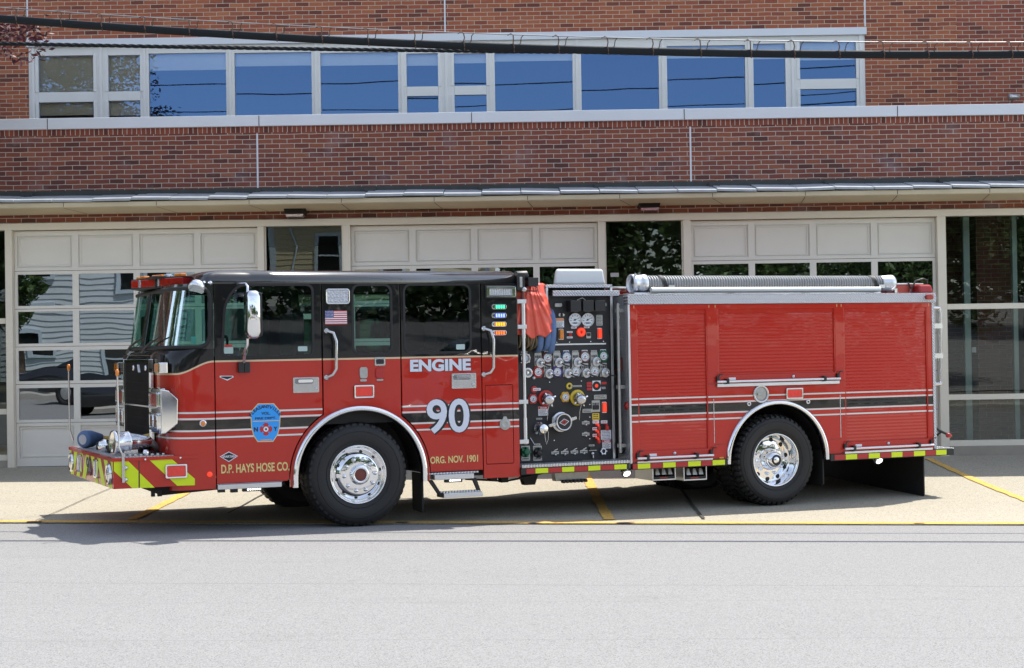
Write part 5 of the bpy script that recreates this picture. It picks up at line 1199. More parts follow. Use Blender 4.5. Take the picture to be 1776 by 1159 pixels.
# --- pump compartment
VP = .22
m = MB(); m.box((1.84, VP, .55), (3.025, VP+.03, 2.375), 'panel_black'); m.box((1.84, VP+.031, .55), (3.12, WD-.2, 2.0), 'chassis_black')
pp = tp('pump_panel', m, bev=.003)
m = MB(); m.box((3.026, VP-.03, .55), (3.055, VP+.03, 2.48), 'aluminium'); m.build('panel_edge', pp, .003)
m = MB(); m.box((1.83, -.03, .512), (3.125, VP+.02, .546), 'tread_top'); tp('running_board', m, bev=.004)
pa, pb, pc = Z((890,580,1090,700), 1776), Z((890,690,1090,830), 1656), Z((890,480,1090,600), 1776)
def pt(z, x, y, v=VP): return T(*z(x, y), v)
def rect(z, x0, y0, x1, y1, mat, nm, th=.006, r=.006, bev=.0015, extra=None):
    u0, z0, u1, z1 = R(*z(x0, y0), *z(x1, y1), v=VP); m = MB(); r = min(r, (u1-u0)*.3, (z1-z0)*.3)
    m.plate([rrect(u0, z0, u1, z1, r, 3)], VP-th, VP-.0004, mat, min(bev, th*.3))
    if extra: extra(m, u0, z0, u1, z1, VP-th)
    return m.build(nm, pp)
def lines(mat='black_ink', n=3, top=None, word=None):
    def f(m, u0, z0, u1, z1, v):
        h = z1-z0; w_ = u1-u0; zt = z1
        if top:
            m.box((u0+.002, v-.0006, z1-h*.3), (u1-.002, v-.0001, z1-.002), top); zt = z1-h*.32
            if word: m.text(word, u0+w_*.2, z1-h*.25, u1-w_*.1, z1-h*.07, v-.0008, 'white_decal', .04, th=.0003)
        for i in range(n):
            zz_ = zt-(zt-z0)*(i+.7)/(n+.4); hh_ = (zt-z0)/(n+.4)*.22; e = random.uniform(.1, .3)*w_
            x = u0+w_*.1
            while x < u1-e: s = random.uniform(.006, .016); m.box((x, v-.0008, zz_-hh_), (min(x+s, u1-e*.6), v-.0001, zz_+hh_), mat); x += s+.005
    return f
def gauge(z, x, y, r_px, bez, flange=None, nm='gauge', needle=2.2, ticks=True):
    c = pt(z, x, y); e = pt(z, x+r_px, y); r = abs(e.x-c.x)*1.04; m = MB(); v = VP
    if flange: m.plate([[(c.x+r*1.42*(1+.07*cos(6*q))*cos(q), c.z+r*1.42*(1+.07*cos(6*q))*sin(q)) for q in [2*pi*i/36 for i in range(36)]]], v-.008, v-.0004, flange, .002)
    m.lathe((c.x, v, c.z), (0, -1, 0), [(r*1.14, .0005), (r*1.14, .018), (r*1.06, .024), (r, .02), (r*.98, .014)], bez, 28); m.lathe((c.x, v, c.z), (0, -1, 0), [(r, .014), (0, .0142)], 'gauge_face', 24)
    if ticks:
        for i in range(9):
            q = radians(225-33.75*i); a, b = r*.62, r*.84; w_ = r*.05; d = Vector((cos(q), 0, sin(q))); n = Vector((-sin(q), 0, cos(q)))*w_; o = Vector((c.x, v-.0148, c.z))
            m.quad(o+d*a-n, o+d*b-n, o+d*b+n, o+d*a+n, 'navy_ink')
    m.box((c.x-r*.35, v-.0149, c.z-r*.62), (c.x+r*.35, v-.0146, c.z-r*.42), 'flag_red' if r < .06 else 'navy_ink')
    q = needle; d = Vector((cos(q), 0, sin(q))); n = Vector((-sin(q), 0, cos(q)))*r*.06; o = Vector((c.x, v-.0155, c.z)); m.quad(o-d*r*.3-n, o+d*r*.7-n*.3, o+d*r*.7+n*.3, o-d*r*.3+n, 'black_ink'); m.lathe((c.x, v-.014, c.z), (0, -1, 0), [(r*.16, 0), (r*.14, .004), (0, .005)], 'black_ink', 10)
    return m.build(nm, pp, fix=False)
for x, y, fl in ((525, 360, 'bezel_brown'), (815, 350, 'bezel_blue'), (1100, 345, 'bezel_brown'), (1385, 335, 'bezel_green')): gauge(pa, x, y, 55, 'steel' if fl != 'bezel_green' else fl, fl, needle=random.uniform(3.6, 4.1)); rect(pa, x-45, y-103, x+45, y-78, 'white_decal', 'name_plate', th=.003, extra=lines(n=1))
for x, y, fl in ((380, 580, 'bezel_red'), (675, 580, 'bezel_purple'), (960, 570, 'plate_grey'), (1248, 565, 'plate_grey')): gauge(pa, x, y, 56, fl, fl, needle=random.uniform(3.6, 4.1))
gauge(pa, 303, 995, 50, 'bezel_red', 'bezel_red', needle=3.9); gauge(pa, 800, 965, 50, 'bezel_yellow', 'bezel_yellow', needle=3.9)
gauge(pc, 945, 665, 84, 'steel', None, nm='master_gauge', needle=.35); gauge(pc, 1140, 665, 84, 'steel', None, nm='master_gauge', needle=.45)
def control(x0, y0, x1, y1, kx, ky, label='plate_grey', lab=True):
    if lab: rect(pa, x0+4, y0-30, x1-10, y0-2, label, 'name_plate', th=.003, extra=lines(n=1))
    rect(pa, x0, y0, x1, y1, 'plate_grey', 'control_plate', th=.005, r=.003, extra=lines(mat='black_ink', n=2, top=None))
    c = pt(pa, kx, ky); m = MB(); o = (c.x, VP, c.z); ax = (.12, -1, -.06)
    m.lathe(o, ax, [(.052, .005), (.055, .016), (.050, .023), (.041, .022), (.038, .012), (.03, .012), (.026, .022), (.018, .036)], 'aluminium', 26); m.lathe(o, ax, [(.018, .036), (.022, .04), (.022, .054), (.014, .059), (0, .06)], 'steel', 20)
    b = Vector(o)+Vector(ax).normalized()*.05; m.tube([b, b+Vector((.045, -.02, -.028)), b+Vector((.09, -.03, -.04))], .0075, 'black_plastic', 8); m.build('pull_control', pp)
for a in ((328,285,435,490,408,440,'orange_sign'), (618,285,728,495,698,435), (905,280,1012,490,985,430), (1192,275,1298,480,1275,420)): control(*a)
for a in ((472,455,583,660,548,605), (765,450,870,655,840,600), (1050,445,1155,650,1120,595), (1335,440,1440,650,1413,590)): control(*a, lab=False)
def ringd(z, x, y, r_out, r_in, mat, nm, depth=.02, inner='panel_black'):
    c = pt(z, x, y); k = abs(pt(z, x+100, y).x-c.x)/100*1.03; m = MB(); m.lathe((c.x, VP, c.z), (0, -1, 0), [(r_out*k, .0005), (r_out*k, depth*.7), (r_out*k*.93, depth), (r_in*k*1.05, depth), (r_in*k, depth*.4)], mat, 36)
    m.lathe((c.x, VP, c.z), (0, -1, 0), [(r_in*k*1.02, depth*.4), (0, depth*.41)], inner, 24); return m, c, k
m, c, k = ringd(pa, 178, 370, 74, 52, 'steel', 'x', .03, 'gauge_face'); 
for q in (.7, 2.4, 3.9, 5.6): m.lathe((c.x+78*k*cos(q), VP, c.z+78*k*sin(q)), (0, -1, 0), [(.014, .0005), (.014, .012), (0, .014)], 'steel', 10)
m.build('intake_valve', pp); rect(pa, 120, 260, 220, 290, 'plate_grey', 'name_plate', th=.003, extra=lines(n=1))
m, c, k = ringd(pa, 215, 592, 72, 40, 'steel', 'x', .03, 'plate_grey'); m.lathe((c.x, VP-.012, c.z), (0, -1, 0), [(.022, 0), (.018, .012), (0, .014)], 'chrome', 14); m.lathe((c.x+.075, VP, c.z-.058), (0, -1, 0), [(.014, .0005), (.014, .02), (0, .022)], 'white_decal', 10); m.build('intake_valve', pp)
def capped(x, y, ro, ri, mat, cx, cy):
    m, c, k = ringd(pa, x, y, ro, ri, mat, 'x', .022); d = pt(pa, cx, cy, VP-.14); b = Vector((c.x+.01, VP, c.z)); e = Vector((d.x, VP-.14, d.z)); ax = (e-b).normalized(); L = (e-b).length
    m.lathe(b, ax, [(.05, .0), (.05, .04), (.062, .05), (.062, .075), (.052, .08), (.046, L-.05), (.055, L-.045), (.056, L-.01), (.05, L+.008), (.02, L+.014), (0, L+.014)], 'steel', 26)
    up = ax.cross(Vector((0, 0, 1))).normalized(); w_ = ax.cross(up)
    for i in range(4): q = pi/2*i+.5; p = b+ax*(L-.025)+(up*cos(q)+w_*sin(q))*.066; m.lathe(p, (up*cos(q)+w_*sin(q)), [(.013, -.005), (.011, .02), (0, .024)], 'chrome', 8)
    m.tube([e+Vector((0, 0, -.03)), e+Vector((-.015, .02, -.12)), e+Vector((-.005, .06, -.22))], .0035, 'steel', 6)
    m.build('discharge_outlet', pp)
capped(495, 985, 112, 62, 'bezel_red', 560, 1015); capped(985, 975, 108, 58, 'paint_yellow', 1055, 1015)
m, c, k = ringd(pa, 320, 850, 48, 10, 'bezel_red', 'x', .01, 'bezel_red'); m.build('valve_label', pp); rect(pa, 300, 828, 418, 868, 'white_decal', 'name_plate', th=.012, extra=lines('flag_red', 1))
m, c, k = ringd(pa, 862, 797, 46, 20, 'paint_yellow', 'x', .012, 'panel_black'); m.build('valve_label', pp); rect(pa, 880, 785, 1050, 812, 'plate_grey', 'name_plate', th=.013, extra=lines(n=1))
def multi(m, u0, z0, u1, z1, v):
    w_, h = u1-u0, z1-z0; m.box((u0+w_*.3, v-.001, z0+.003), (u0+w_*.7, v-.0002, z1-.003), 'white_decal'); c = (u0+w_*.5, z0+h*.5)
    m.plate([circ(*c, h*.42, 20)], v-.0018, v-.001, 'black_ink'); m.plate([circ(c[0], c[1], h*.17, 12)], v-.0026, v-.0018, 'lit_red')
    for a, b in ((.02, .1), (.02, .4), (.02, .65), (.75, .62)): m.box((u0+w_*a, v-.001, z0+h*b), (u0+w_*(a+.25), v-.0002, z0+h*(b+.22)), 'flag_red')
    for i in range(5): m.box((u0+w_*(.76+.04*i), v-.001, z0+h*.18), (u0+w_*(.775+.04*i), v-.0002, z0+h*.38), 'white_decal')
rect(pa, 1125, 710, 1437, 875, 'panel_black', 'valve_label', th=.004, extra=multi)
def oval(z, x, y, mat='plate_grey', sp=54, tick=True):
    c = pt(z, x, y); k = abs(pt(z, x+100, y).x-c.x)/100; m = MB(); a = sp*k
    m.plate([roundpoly([(c.x-a, c.z-.4*a), (c.x-.5*a, c.z-.4*a), (c.x-.3*a, c.z-.62*a), (c.x+.3*a, c.z-.62*a), (c.x+.5*a, c.z-.4*a), (c.x+a, c.z-.4*a), (c.x+a, c.z+.3*a), (c.x+.5*a, c.z+.3*a), (c.x+.3*a, c.z+.5*a), (c.x-.3*a, c.z+.5*a), (c.x-.5*a, c.z+.3*a), (c.x-a, c.z+.3*a)], .002, 1)], VP-.006, VP-.0004, mat, .002)
    m.box((c.x-a*.8, VP-.0066, c.z-.1*a), (c.x+a*.8, VP-.0061, c.z+.02*a), 'black_ink')
    m.lathe((c.x, VP-.006, c.z-.02), (0, -1, 0), [(.016, 0), (.014, .02), (0, .024)], 'steel', 12)
    if tick: m.hexa([(c.x-.01, VP-.012, c.z+.5*a), (c.x+.03, VP-.012, c.z+.75*a), (c.x+.03, VP-.002, c.z+.75*a), (c.x-.01, VP-.002, c.z+.5*a), (c.x-.01, VP-.012, c.z+.62*a), (c.x+.03, VP-.012, c.z+.95*a), (c.x+.03, VP-.002, c.z+.95*a), (c.x-.01, VP-.002, c.z+.62*a)], 'steel')
    m.build('drain_control', pp)
for x, y, mt in ((600,788,'plate_grey'), (738,783,'plate_grey'), (877,777,'gold_letter'), (1012,770,'plate_grey')): oval(pb, x, y, mt if mt == 'plate_grey' else 'plate_grey')
for y in (358, 520): oval(pb, 1040, y, tick=False)
for x, y in ((1187, 347), (1307, 347), (1185, 445), (1187, 540)):
    rect(pb, x-48, y-22, x+45, y+22, 'white_decal', 'name_plate', th=.004, extra=lines('flag_red', 1)); c = pt(pb, x+8, y+60); m = MB(); m.tube([(c.x, VP, c.z+.02), (c.x, VP-.05, c.z+.02), (c.x, VP-.06, c.z-.025)], .012, 'lit_red' if x < 1200 else 'bezel_red', 10); m.lathe((c.x, VP-.06, c.z+.0), (0, 0, -1), [(.02, 0), (.022, .03), (.012, .045), (0, .046)], 'bezel_red', 12); m.build('drain_handle', pp)
rect(pb, 360, 122, 500, 258, 'white_decal', 'warning_sign', th=.003, extra=lines(n=5, top='flag_red', word='DANGER')); rect(pb, 1280, 604, 1402, 732, 'white_decal', 'warning_sign', th=.004, extra=lines(n=5, top='flag_red', word='DANGER'))
rect(pb, 330, 290, 416, 314, 'plate_grey', 'name_plate', th=.003, extra=lines(n=1)); rect(pb, 1258, 464, 1406, 600, 'gauge_face', 'data_plate', th=.0025, extra=lines('flag_blue', 6))
rect(pb, 1135, 222, 1236, 322, 'paint_yellow', 'warning_sign', th=.003, extra=lines(n=3)); rect(pb, 1127, 38, 1245, 205, 'plate_grey', 'control_plate', th=.005, extra=lines(n=2)); rect(pb, 1140, 105, 1225, 165, 'panel_black', 'switch', th=.02, r=.01)
rect(pa, 1240, 930, 1436, 1000, 'plate_grey', 'name_plate', th=.01, extra=lines(n=2)); rect(pb, 990, 160, 1130, 215, 'plate_grey', 'name_plate', th=.01, extra=lines(n=2))
for z, x, y, mt in ((pb, 1306, 138, 'lit_red'), (pc, 1328, 875, 'lit_red'), (pc, 735, 888, 'amber_lens')):
    c = pt(z, x, y); m = MB(); m.plate([rrect(c.x-.03, c.z-.062, c.x+.03, c.z+.062, .008)], VP-.006, VP-.0004, 'steel', .002); m.plate([rrect(c.x-.024, c.z-.055, c.x+.024, c.z+.055, .012)], VP-.028, VP-.0062, mt, .008); m.build('pilot_lamp', pp)
# big suction cap
c = pt(pb, 725, 350, VP-.12); m = MB(); o = (c.x, VP, c.z); m.lathe(o, (0, -1, 0), [(.115, .0005), (.11, .06), (.088, .062), (.088, .1), (.097, .104), (.099, .13), (.092, .142), (.080, .14), (.077, .132)], 'steel', 44); m.lathe(o, (0, -1, 0), [(.078, .132), (0, .133)], 'panel_black', 32)
d = [(c.x-.058, c.z-.006), (c.x+.0, c.z+.038), (c.x+.061, c.z+.008), (c.x+.004, c.z-.038)]
for s_, mat, y in ((1, 'white_decal', .1335), (.82, 'panel_black', .1345), (.6, 'flag_red', .1355), (.3, 'panel_black', .1362)): m.plate([[((p[0]-c.x)*s_+c.x, (p[1]-c.z)*s_+c.z) for p in d]], VP-y-.0008, VP-y, mat)
for ex, ey, sg in ((520, 402, -1), (912, 288, 1)):
    e = pt(pb, ex, ey, VP-.12); q = atan2(e.z-c.z, e.x-c.x); a = Vector((c.x+.088*cos(q), VP-.12, c.z+.088*sin(q))); n = Vector((-sin(q), 0, cos(q)))
    E_ = Vector((e.x, VP-.12, e.z)); dv = Vector((0, .03, 0)); m.hexa([a-n*.02, E_-n*.014, E_-n*.014+dv, a-n*.02+dv, a+n*.02, E_+n*.016, E_+n*.016+dv, a+n*.02+dv], 'steel')
m.build('suction_cap', pp, .004, angle=50)
c = pt(pb, 370, 445); d = pt(pb, 445, 448, VP-.14); m = MB(); b = Vector((c.x, VP, c.z)); e = Vector((d.x, VP-.14, d.z)); ax = (e-b).normalized(); L = (e-b).length
m.lathe(b, ax, [(.075, 0), (.07, .03), (.052, .035), (.044, L-.05), (.05, L-.045), (.052, L-.006), (.046, L), (.02, L+.004), (.015, L+.01), (0, L+.01)], 'chrome', 26)
m.tube([e+Vector((0, -.01, -.02)), e+Vector((.01, 0, -.1)), e+Vector((.025, .0, -.17)), e+Vector((.045, 0, -.12)), e+Vector((.05, 0, -.03))], .0035, 'steel', 6); m.build('intake_cap', pp)
for x0, x1, knob, kx, ky in ((115, 240, 'bezel_green', 165, 780), (285, 410, 'black_plastic', 350, 790)):
    rect(pb, x0, 690, x1, 905, 'plate_grey', 'control_plate', th=.004, extra=lines(n=5)); c = pt(pb, kx, ky); m = MB(); m.lathe((c.x, VP, c.z), (0, -1, 0), [(.055, .004), (.055, .015), (.035, .02), (.032, .06), (.02, .066), (0, .066)], knob, 20)
    for i in range(5): q = 2*pi*i/5; m.box((c.x+.045*cos(q)-.012, VP-.05, c.z+.045*sin(q)-.012), (c.x+.045*cos(q)+.012, VP-.02, c.z+.045*sin(q)+.012), knob)
    m.build('selector_knob', pp)
rect(pb, 305, 658, 390, 684, 'plate_grey', 'name_plate', th=.003, extra=lines(n=1)); rect(pb, 1085, 672, 1168, 698, 'plate_grey', 'name_plate', th=.003, extra=lines(n=1)); rect(pb, 1090, 700, 1165, 750, 'black_plastic', 'switch', th=.02, r=.01); c = pt(pb, 1135, 800); m = MB(); m.lathe((c.x, VP, c.z), (0, -1, 0), [(.02, .0005), (.018, .03), (0, .032)], 'steel', 12); m.box((c.x-.045, VP-.02, c.z+.03), (c.x+.045, VP-.004, c.z+.038), 'plate_grey'); m.box((c.x-.005, VP-.03, c.z-.05), (c.x+.005, VP-.004, c.z), 'steel'); m.build('toggle', pp)
m, c, k = ringd(pb, 1287, 768, 40, 24, 'chrome', 'x', .03); 
for i in range(6): q = pi/3*i; m.lathe((c.x+.036*cos(q), VP-.02, c.z+.036*sin(q)), (0, -1, 0), [(.01, 0), (.01, .012), (0, .014)], 'chrome', 8)
m.build('test_port', pp)
# slot with a lever, left of the suction cap
c = pt(pb, 240, 420); m = MB(); m.plate([rrect(c.x-.025, c.z-.16, c.x+.025, c.z+.16, .024)], VP-.003, VP-.0004, 'black_ink'); m.tube([(c.x, VP-.005, c.z-.12), (c.x+.03, VP-.06, c.z-.2)], .008, 'steel', 8); m.build('lever', pp)
# hooded lamps, signs and switches along the top
for x0, x1 in ((808, 970), (1000, 1163), (1184, 1345)):
    u0, z0, u1, z1 = R(*pc(x0, 370), *pc(x1, 545), v=VP); m = MB(); P = []
    for j in range(7):
        f = j/6; y = VP-.012-.12*sin(f*pi/2)**.7*(1-.0*f); P.append([(u0+(u1-u0)*(.5+.5*(1-.12*(1-f)**2)*cos(q)/max(abs(cos(q)), abs(sin(q)))*.98), y*1.0 if f < 1 else y, (z0+z1)/2+(z1-z0)/2*(1-.1*f)*sin(q)/max(abs(cos(q)), abs(sin(q)))) for q in [2*pi*i/32 for i in range(33)]])
    m.grid(P, 'black_plastic'); m.add(P[-1][:-1], [tuple(range(32))], 'black_plastic'); m.build('panel_lamp', pp, fix=False)
rect(pc, 632, 410, 745, 468, 'plate_grey', 'pilot_lamp', th=.02, r=.02, bev=.005); rect(pc, 1340, 403, 1428, 458, 'plate_grey', 'pilot_lamp', th=.02, r=.02, bev=.005); rect(pc, 692, 565, 782, 612, 'steel', 'latch', th=.015, r=.02, bev=.004); c = pt(pc, 737, 590); m = MB(); m.lathe((c.x, VP-.0155, c.z), (0, -1, 0), [(.018, 0), (.012, .008), (0, .009)], 'black_ink', 10); m.build('latch', pp)
rect(pc, 638, 640, 782, 783, 'gauge_face', 'warning_sign', th=.003, extra=lines(n=5, top='orange_sign')); rect(pc, 1280, 590, 1375, 755, 'plate_grey', 'data_plate', th=.003, extra=lines(n=7)); rect(pc, 890, 768, 978, 798, 'white_decal', 'name_plate', th=.003, extra=lines(n=1)); rect(pc, 1088, 765, 1175, 793, 'white_decal', 'name_plate', th=.003, extra=lines(n=1))
rect(pc, 826, 840, 915, 866, 'white_decal', 'name_plate', th=.003, extra=lines(n=1)); rect(pc, 826, 922, 915, 950, 'white_decal', 'name_plate', th=.003, extra=lines(n=1)); rect(pc, 1122, 860, 1192, 950, 'plate_grey', 'switch', th=.01, r=.006); rect(pc, 1134, 868, 1180, 915, 'black_plastic', 'switch', th=.022, r=.006)
m, c, k = ringd(pc, 1040, 855, 62, 20, 'lit_red', 'x', .03, 'bezel_red'); m.build('stop_button', pp); m, c, k = ringd(pc, 875, 893, 22, 8, 'bezel_red', 'x', .016, 'bezel_red'); m.build('stop_button', pp)
m = MB(); a, b = pt(pc, 640, 1046), pt(pc, 1425, 1030); m.box((a.x, VP-.01, a.z-.008), (b.x, VP-.0004, a.z+.008), 'aluminium'); m.build('panel_trim', pp); m = MB(); m.tube([(pt(pc, 975, 360).x, VP-.02, pt(pc, 975, 362).z), (pt(pc, 1035, 325).x, VP-.05, pt(pc, 1035, 328).z), (pt(pc, 1100, 360).x, VP-.02, pt(pc, 1100, 362).z)], .005, 'aluminium', 6); m.build('panel_trim', pp)
m = MB()
for x, y in ((670,1012),(867,1008),(1195,1000),(1390,996)): c = pt(pc, x, y); m.lathe((c.x, VP, c.z), (0, -1, 0), [(.009, .0004), (.007, .006), (0, .007)], 'chrome', 8)
for x, y in ((560,736),(1050,720)): c = pt(pa, x, y); m.lathe((c.x, VP, c.z), (0, -1, 0), [(.009, .0004), (.007, .006), (0, .007)], 'chrome', 8)
for x, y in ((1100,97),(1100,278),(1100,590),(588,612)): c = pt(pb, x, y); m.lathe((c.x, VP, c.z), (0, -1, 0), [(.009, .0004), (.007, .006), (0, .007)], 'chrome', 8)
m.build('screw', pp)
# telescoping light pole clamped to the cab corner, lamp head on top
m = MB(); a = T(*pc(165, 350), .03); b = T(*pb(160, 665), .03); u = T(908, 600, .03).x
m.tube([(u, .03, a.z), (u, .03, b.z)], .020, 'aluminium', 12); m.tube([(u, .03, a.z), (u, .03, a.z-.42)], .026, 'aluminium', 12); m.tube([(u, .03, b.z), (u, .03, b.z+.28)], .025, 'aluminium', 12)
for z in (T(908, 523, .03).z, T(908, 567, .03).z, T(908, 697, .03).z, T(908, 766, .03).z): m.box((1.817, .0, z-.022), (u+.03, .06, z+.022), 'aluminium')
pl_ = tp('light_pole', m, bev=.003)
m = MB(); c = T(908, 502, .03); m.cyl((u, .03, a.z), (u, .03, c.z), .02, 'bezel_brown', 10); m.lathe((u, .0, c.z), (0, -1, 0), [(.03, -.03), (.034, .02), (.02, .035), (0, .036)], 'steel', 14); m.box((u-.07, .0, c.z-.02), (u+.02, .08, c.z+.06), 'black_plastic'); m.tube([(u+.02, 0, c.z-.02), (u+.16, 0, c.z-.02), (u+.16, 0, c.z+.02), (u+.08, 0, c.z+.05)], .007, 'black_plastic', 6)
p, q = T(*pc(190, 20), .02), T(*pc(345, 150), .02); m.box((p.x-.12, -.03, p.z-.13), (p.x-.03, .1, p.z+.05), 'black_plastic'); m.box((p.x, -.06, q.z), (q.x, .16, p.z), 'black_plastic'); m.lathe(((u), .04, T(908, 478, 0).z), (1, 0, 0), [(0, -.1), (.05, -.07), (.055, .05), (0, .08)], 'black_plastic', 16); m.box((u-.06, -.04, c.z+.02), (u-.03, -.03, c.z+.13), 'plate_grey'); m.build('flood_lamp', pl_, .008)
# framing of the crosslay trays above the panel
m = MB(); u0 = T(*pc(545, 150), VP).x; za, zb_ = T(*pc(1000, 125), VP).z, T(*pc(1000, 172), VP).z; m.box((u0-.05, VP-.03, zb_), (3.055, VP+.6, za), 'tread_side')
zc_, zd = T(*pc(1000, 215), VP-.05).z, T(*pc(1000, 300), VP-.05).z; m.box((u0+.01, VP-.09, zd), (3.11, VP-.001, zc_), 'tread_side'); m.box((u0-.05, VP-.03, 2.05), (u0-.02, VP+.6, zb_-.001), 'aluminium'); m.box((u0-.018, VP+.1, zd), (3.02, VP+.5, zb_-.001), 'chassis_black'); tp('crosslay_frame', m, bev=.003)
m = MB(); m.box((u0-.05, VP+.6, 2.0), (3.12, WD-.1, 2.46), 'chassis_black'); m.box((1.83, VP+.9, 1.0), (u0-.051, WD-.1, 2.44), 'chassis_black'); tp('pump_house', m)
m = MB(); a = T(962, 491, .5); b = T(1050, 491, .5); zt = T(1000, 466.5, .5).z; m.hexa([(a.x, .5, a.z-.02), (b.x+.01, .5, a.z-.02), (b.x-.0, .68, a.z-.02), (a.x+.06, .68, a.z-.02), (a.x+.02, .505, zt), (b.x-.02, .505, zt), (b.x-.02, .67, zt), (a.x+.09, .67, zt)], 'white_gelcoat'); tp('deck_box', m, bev=.025)
# vertical rail in the gap between panel and body
m = MB(); q = T(1072, 560, .1); m.tube([(q.x, .1, 2.28), (q.x, .1, .62)], .017, 'plate_grey', 10)
for z in (2.2, 1.35, .7): m.box((q.x-.02, .1, z-.02), (3.145, .14, z+.02), 'plate_grey')
tp('grab_handle', m)
# hose bed sides and the covered bin at the back
m = MB(); zt = T(1090, 497.5, .5).z; m.box((3.14, .5, 2.377), (7.2, .55, zt-.02), RED); m.box((3.12, .48, zt-.0195), (7.22, .57, zt), 'aluminium'); m.box((3.14, WD-.55, 2.377), (7.2, WD-.5, zt), RED); m.box((3.14, .551, 2.0), (7.2, WD-.551, 2.45), 'chassis_black'); tp('hose_bed', m, bev=.004)
a, b = T(1546, 508, .3), T(1597, 508, .3); zt = T(1570, 492, .3).z; m = MB(); m.box((a.x-.1, .25, 2.378), (b.x, .48, zt-.016), 'tarp_red'); m.box((a.x-.1, .24, zt-.0155), (b.x, .49, zt), 'aluminium'); o = tp('hose_bin', m, bev=.006)
for px in (1551, 1577):
    c = T(px, 495, .24); m = MB(); m.tube([(c.x-.02, .3, zt+.006), (c.x-.01, .235, zt+.004), (c.x+.01, .232, zt-.06), (c.x+.015, .234, 2.40)], .009, 'black_plastic', 6); m.box((c.x-.008, .222, 2.39), (c.x+.03, .236, 2.44), 'steel'); m.build('strap', o)
a, b = T(1593, 508, .12), T(1618, 508, .12); zt = T(1605, 494, .12).z; m = MB(); m.hexa([(a.x, .1, 2.378), (b.x, .1, 2.378), (b.x, .45, 2.378), (a.x, .45, 2.378), (a.x+.02, .12, zt), (b.x-.02, .12, zt), (b.x-.02, .43, zt), (a.x+.02, .43, zt)], 'reflective_red'); o = tp('lamp_box', m, bev=.02)
m = MB(); m.tube([(a.x-.04, .2, 2.44), (a.x+.02, .2, zt+.05), (b.x-.08, .2, zt+.075), (b.x-.02, .2, zt+.06), (b.x-.03, .2, zt)], .011, 'cord_black', 8); m.build('cord', o)
# suction-hose tray
m = MB(); a, b = T(1129, 503, .10), T(1526, 503, .10); m.tube([(a.x, .10, a.z), (b.x, .10, a.z)], .030, 'white_gelcoat', 20)
m.box((3.3, .131, 2.377), (6.6, .42, 2.40), 'aluminium')
for u in (3.5, 4.5, 5.5, 6.4): m.box((u, .1, 2.3765), (u+.08, .45, 2.39), 'steel')
tp('hose_tray', m, bev=.006)
# ---------------------------------------------------------------- things riding on the truck (top-level)
def W(p): return OT+RT@Vector(p)
class WMB(MB):
    def build(s, *a, **k): s.v = [tuple(W(p)) for p in s.v]; return MB.build(s, *a, **k)
m = WMB(); y = .245; c0, c1 = T(1106, 494, y), T(1540, 494, y); zc_ = c0.z+.012; r = .092; prof = []; L = c1.x-c0.x; n = int(L/.034); p = L/n
for i in range(n):
    h = c0.x+p*i; prof += [(r*.86, h), (r*.95, h+p*.12), (r, h+p*.28), (r, h+p*.48), (r*.95, h+p*.62), (r*.86, h+p*.74)]
m.lathe((0, y, zc_), (1, 0, 0), prof, 'hose_black', 22, smooth=False)
hs = m.build('suction_hose'); tag(hs, 'ribbed black hard suction hose lying in the tray on top of the body', 'hose')
hs2 = None
m = WMB(); a = c0.x
m.lathe((a-.09, y, zc_), (1, 0, 0), [(.085, .05), (.088, .0), (.1, -.006), (.106, .0), (.106, .05), (.098, .056), (.098, .11), (.104, .116), (.104, .18), (.09, .19)], 'aluminium', 32); m.lathe((a-.04, y, zc_), (1, 0, 0), [(.09, 0), (0, .001)], 'black_ink', 20)
for q in (.6, 2.2, 3.8, 5.2): m.lathe((a-.065, y+.1*cos(q), zc_+.1*sin(q)), (0, cos(q), sin(q)), [(.014, 0), (.012, .03), (0, .032)], 'steel', 8)
m.build('coupling', hs)
m = WMB(); b = c1.x; m.lathe((b-.12, y, zc_), (1, 0, 0), [(.088, 0), (.092, .01), (.095, .1), (.1, .11), (.1, .17), (.085, .19), (0, .192)], 'aluminium', 32); m.build('coupling', hs)
for u in (c0.x+.2, c1.x-.34):
    m = WMB(); s_ = []
    for i in range(15):
        q = -.35*pi+1.35*pi*i/14; s_.append([(u+.06*(1-i/14)*1.6+d, y-(r+.006)*cos(q)*1, zc_+(r+.006)*sin(q)) for d in (0, .05)])
    m.grid(s_, 'rubber'); m.box((u+.13, y-.12, zc_-.06), (u+.21, y-.09, zc_-.02), 'steel'); m.build('strap', hs, fix=False)
# red vinyl cover over the crosslay
m = WMB(); rows = []; NU, NV = 44, 44
def crease(s_, f):
    # pleats gathered under the clamp at the upper right fan out to the hem, with a swag across the middle
    fan = (s_-.5)/(.35+.65*f); v = 0
    for c, w_, a in ((-.52, .10, .030), (-.22, .09, .024), (.08, .08, .034), (.34, .07, .028), (.52, .055, .034), (.66, .05, .026)):
        d = abs(fan-c)/w_; v += a*max(0, 1-d)**.8*(.25+.75*f)
    sw = f-.34-.16*sin(s_*pi*.9); v += .022*max(0, 1-abs(sw)/.10)*(1-.5*f)
    sw = f-.16-.10*s_; v += .018*max(0, 1-abs(sw)/.06)
    return v
for j in range(NV+1):
    f = j/NV; row = []
    for i in range(NU+1):
        s_ = i/NU
        xr = 944+6*f if f < .2 else 945.2+19*((f-.2)/.8)**.8; xl = 893
        yt = 491.5+2*s_; yb = 576+10*sin(s_*pi*.8)-16*max(0, s_-.5)+3*sin(s_*19)+12*max(0, s_-.82)
        px = xl+(xr-xl)*s_; py = yt+(yb-yt)*f
        v = .15-.09*sin(min(1, f*1.6)*pi/2)-crease(s_, f)
        if s_ > .86: v += (s_-.86)*.55
        p = T(px, py, v); row.append((p.x, v, p.z))
    rows.append(row)
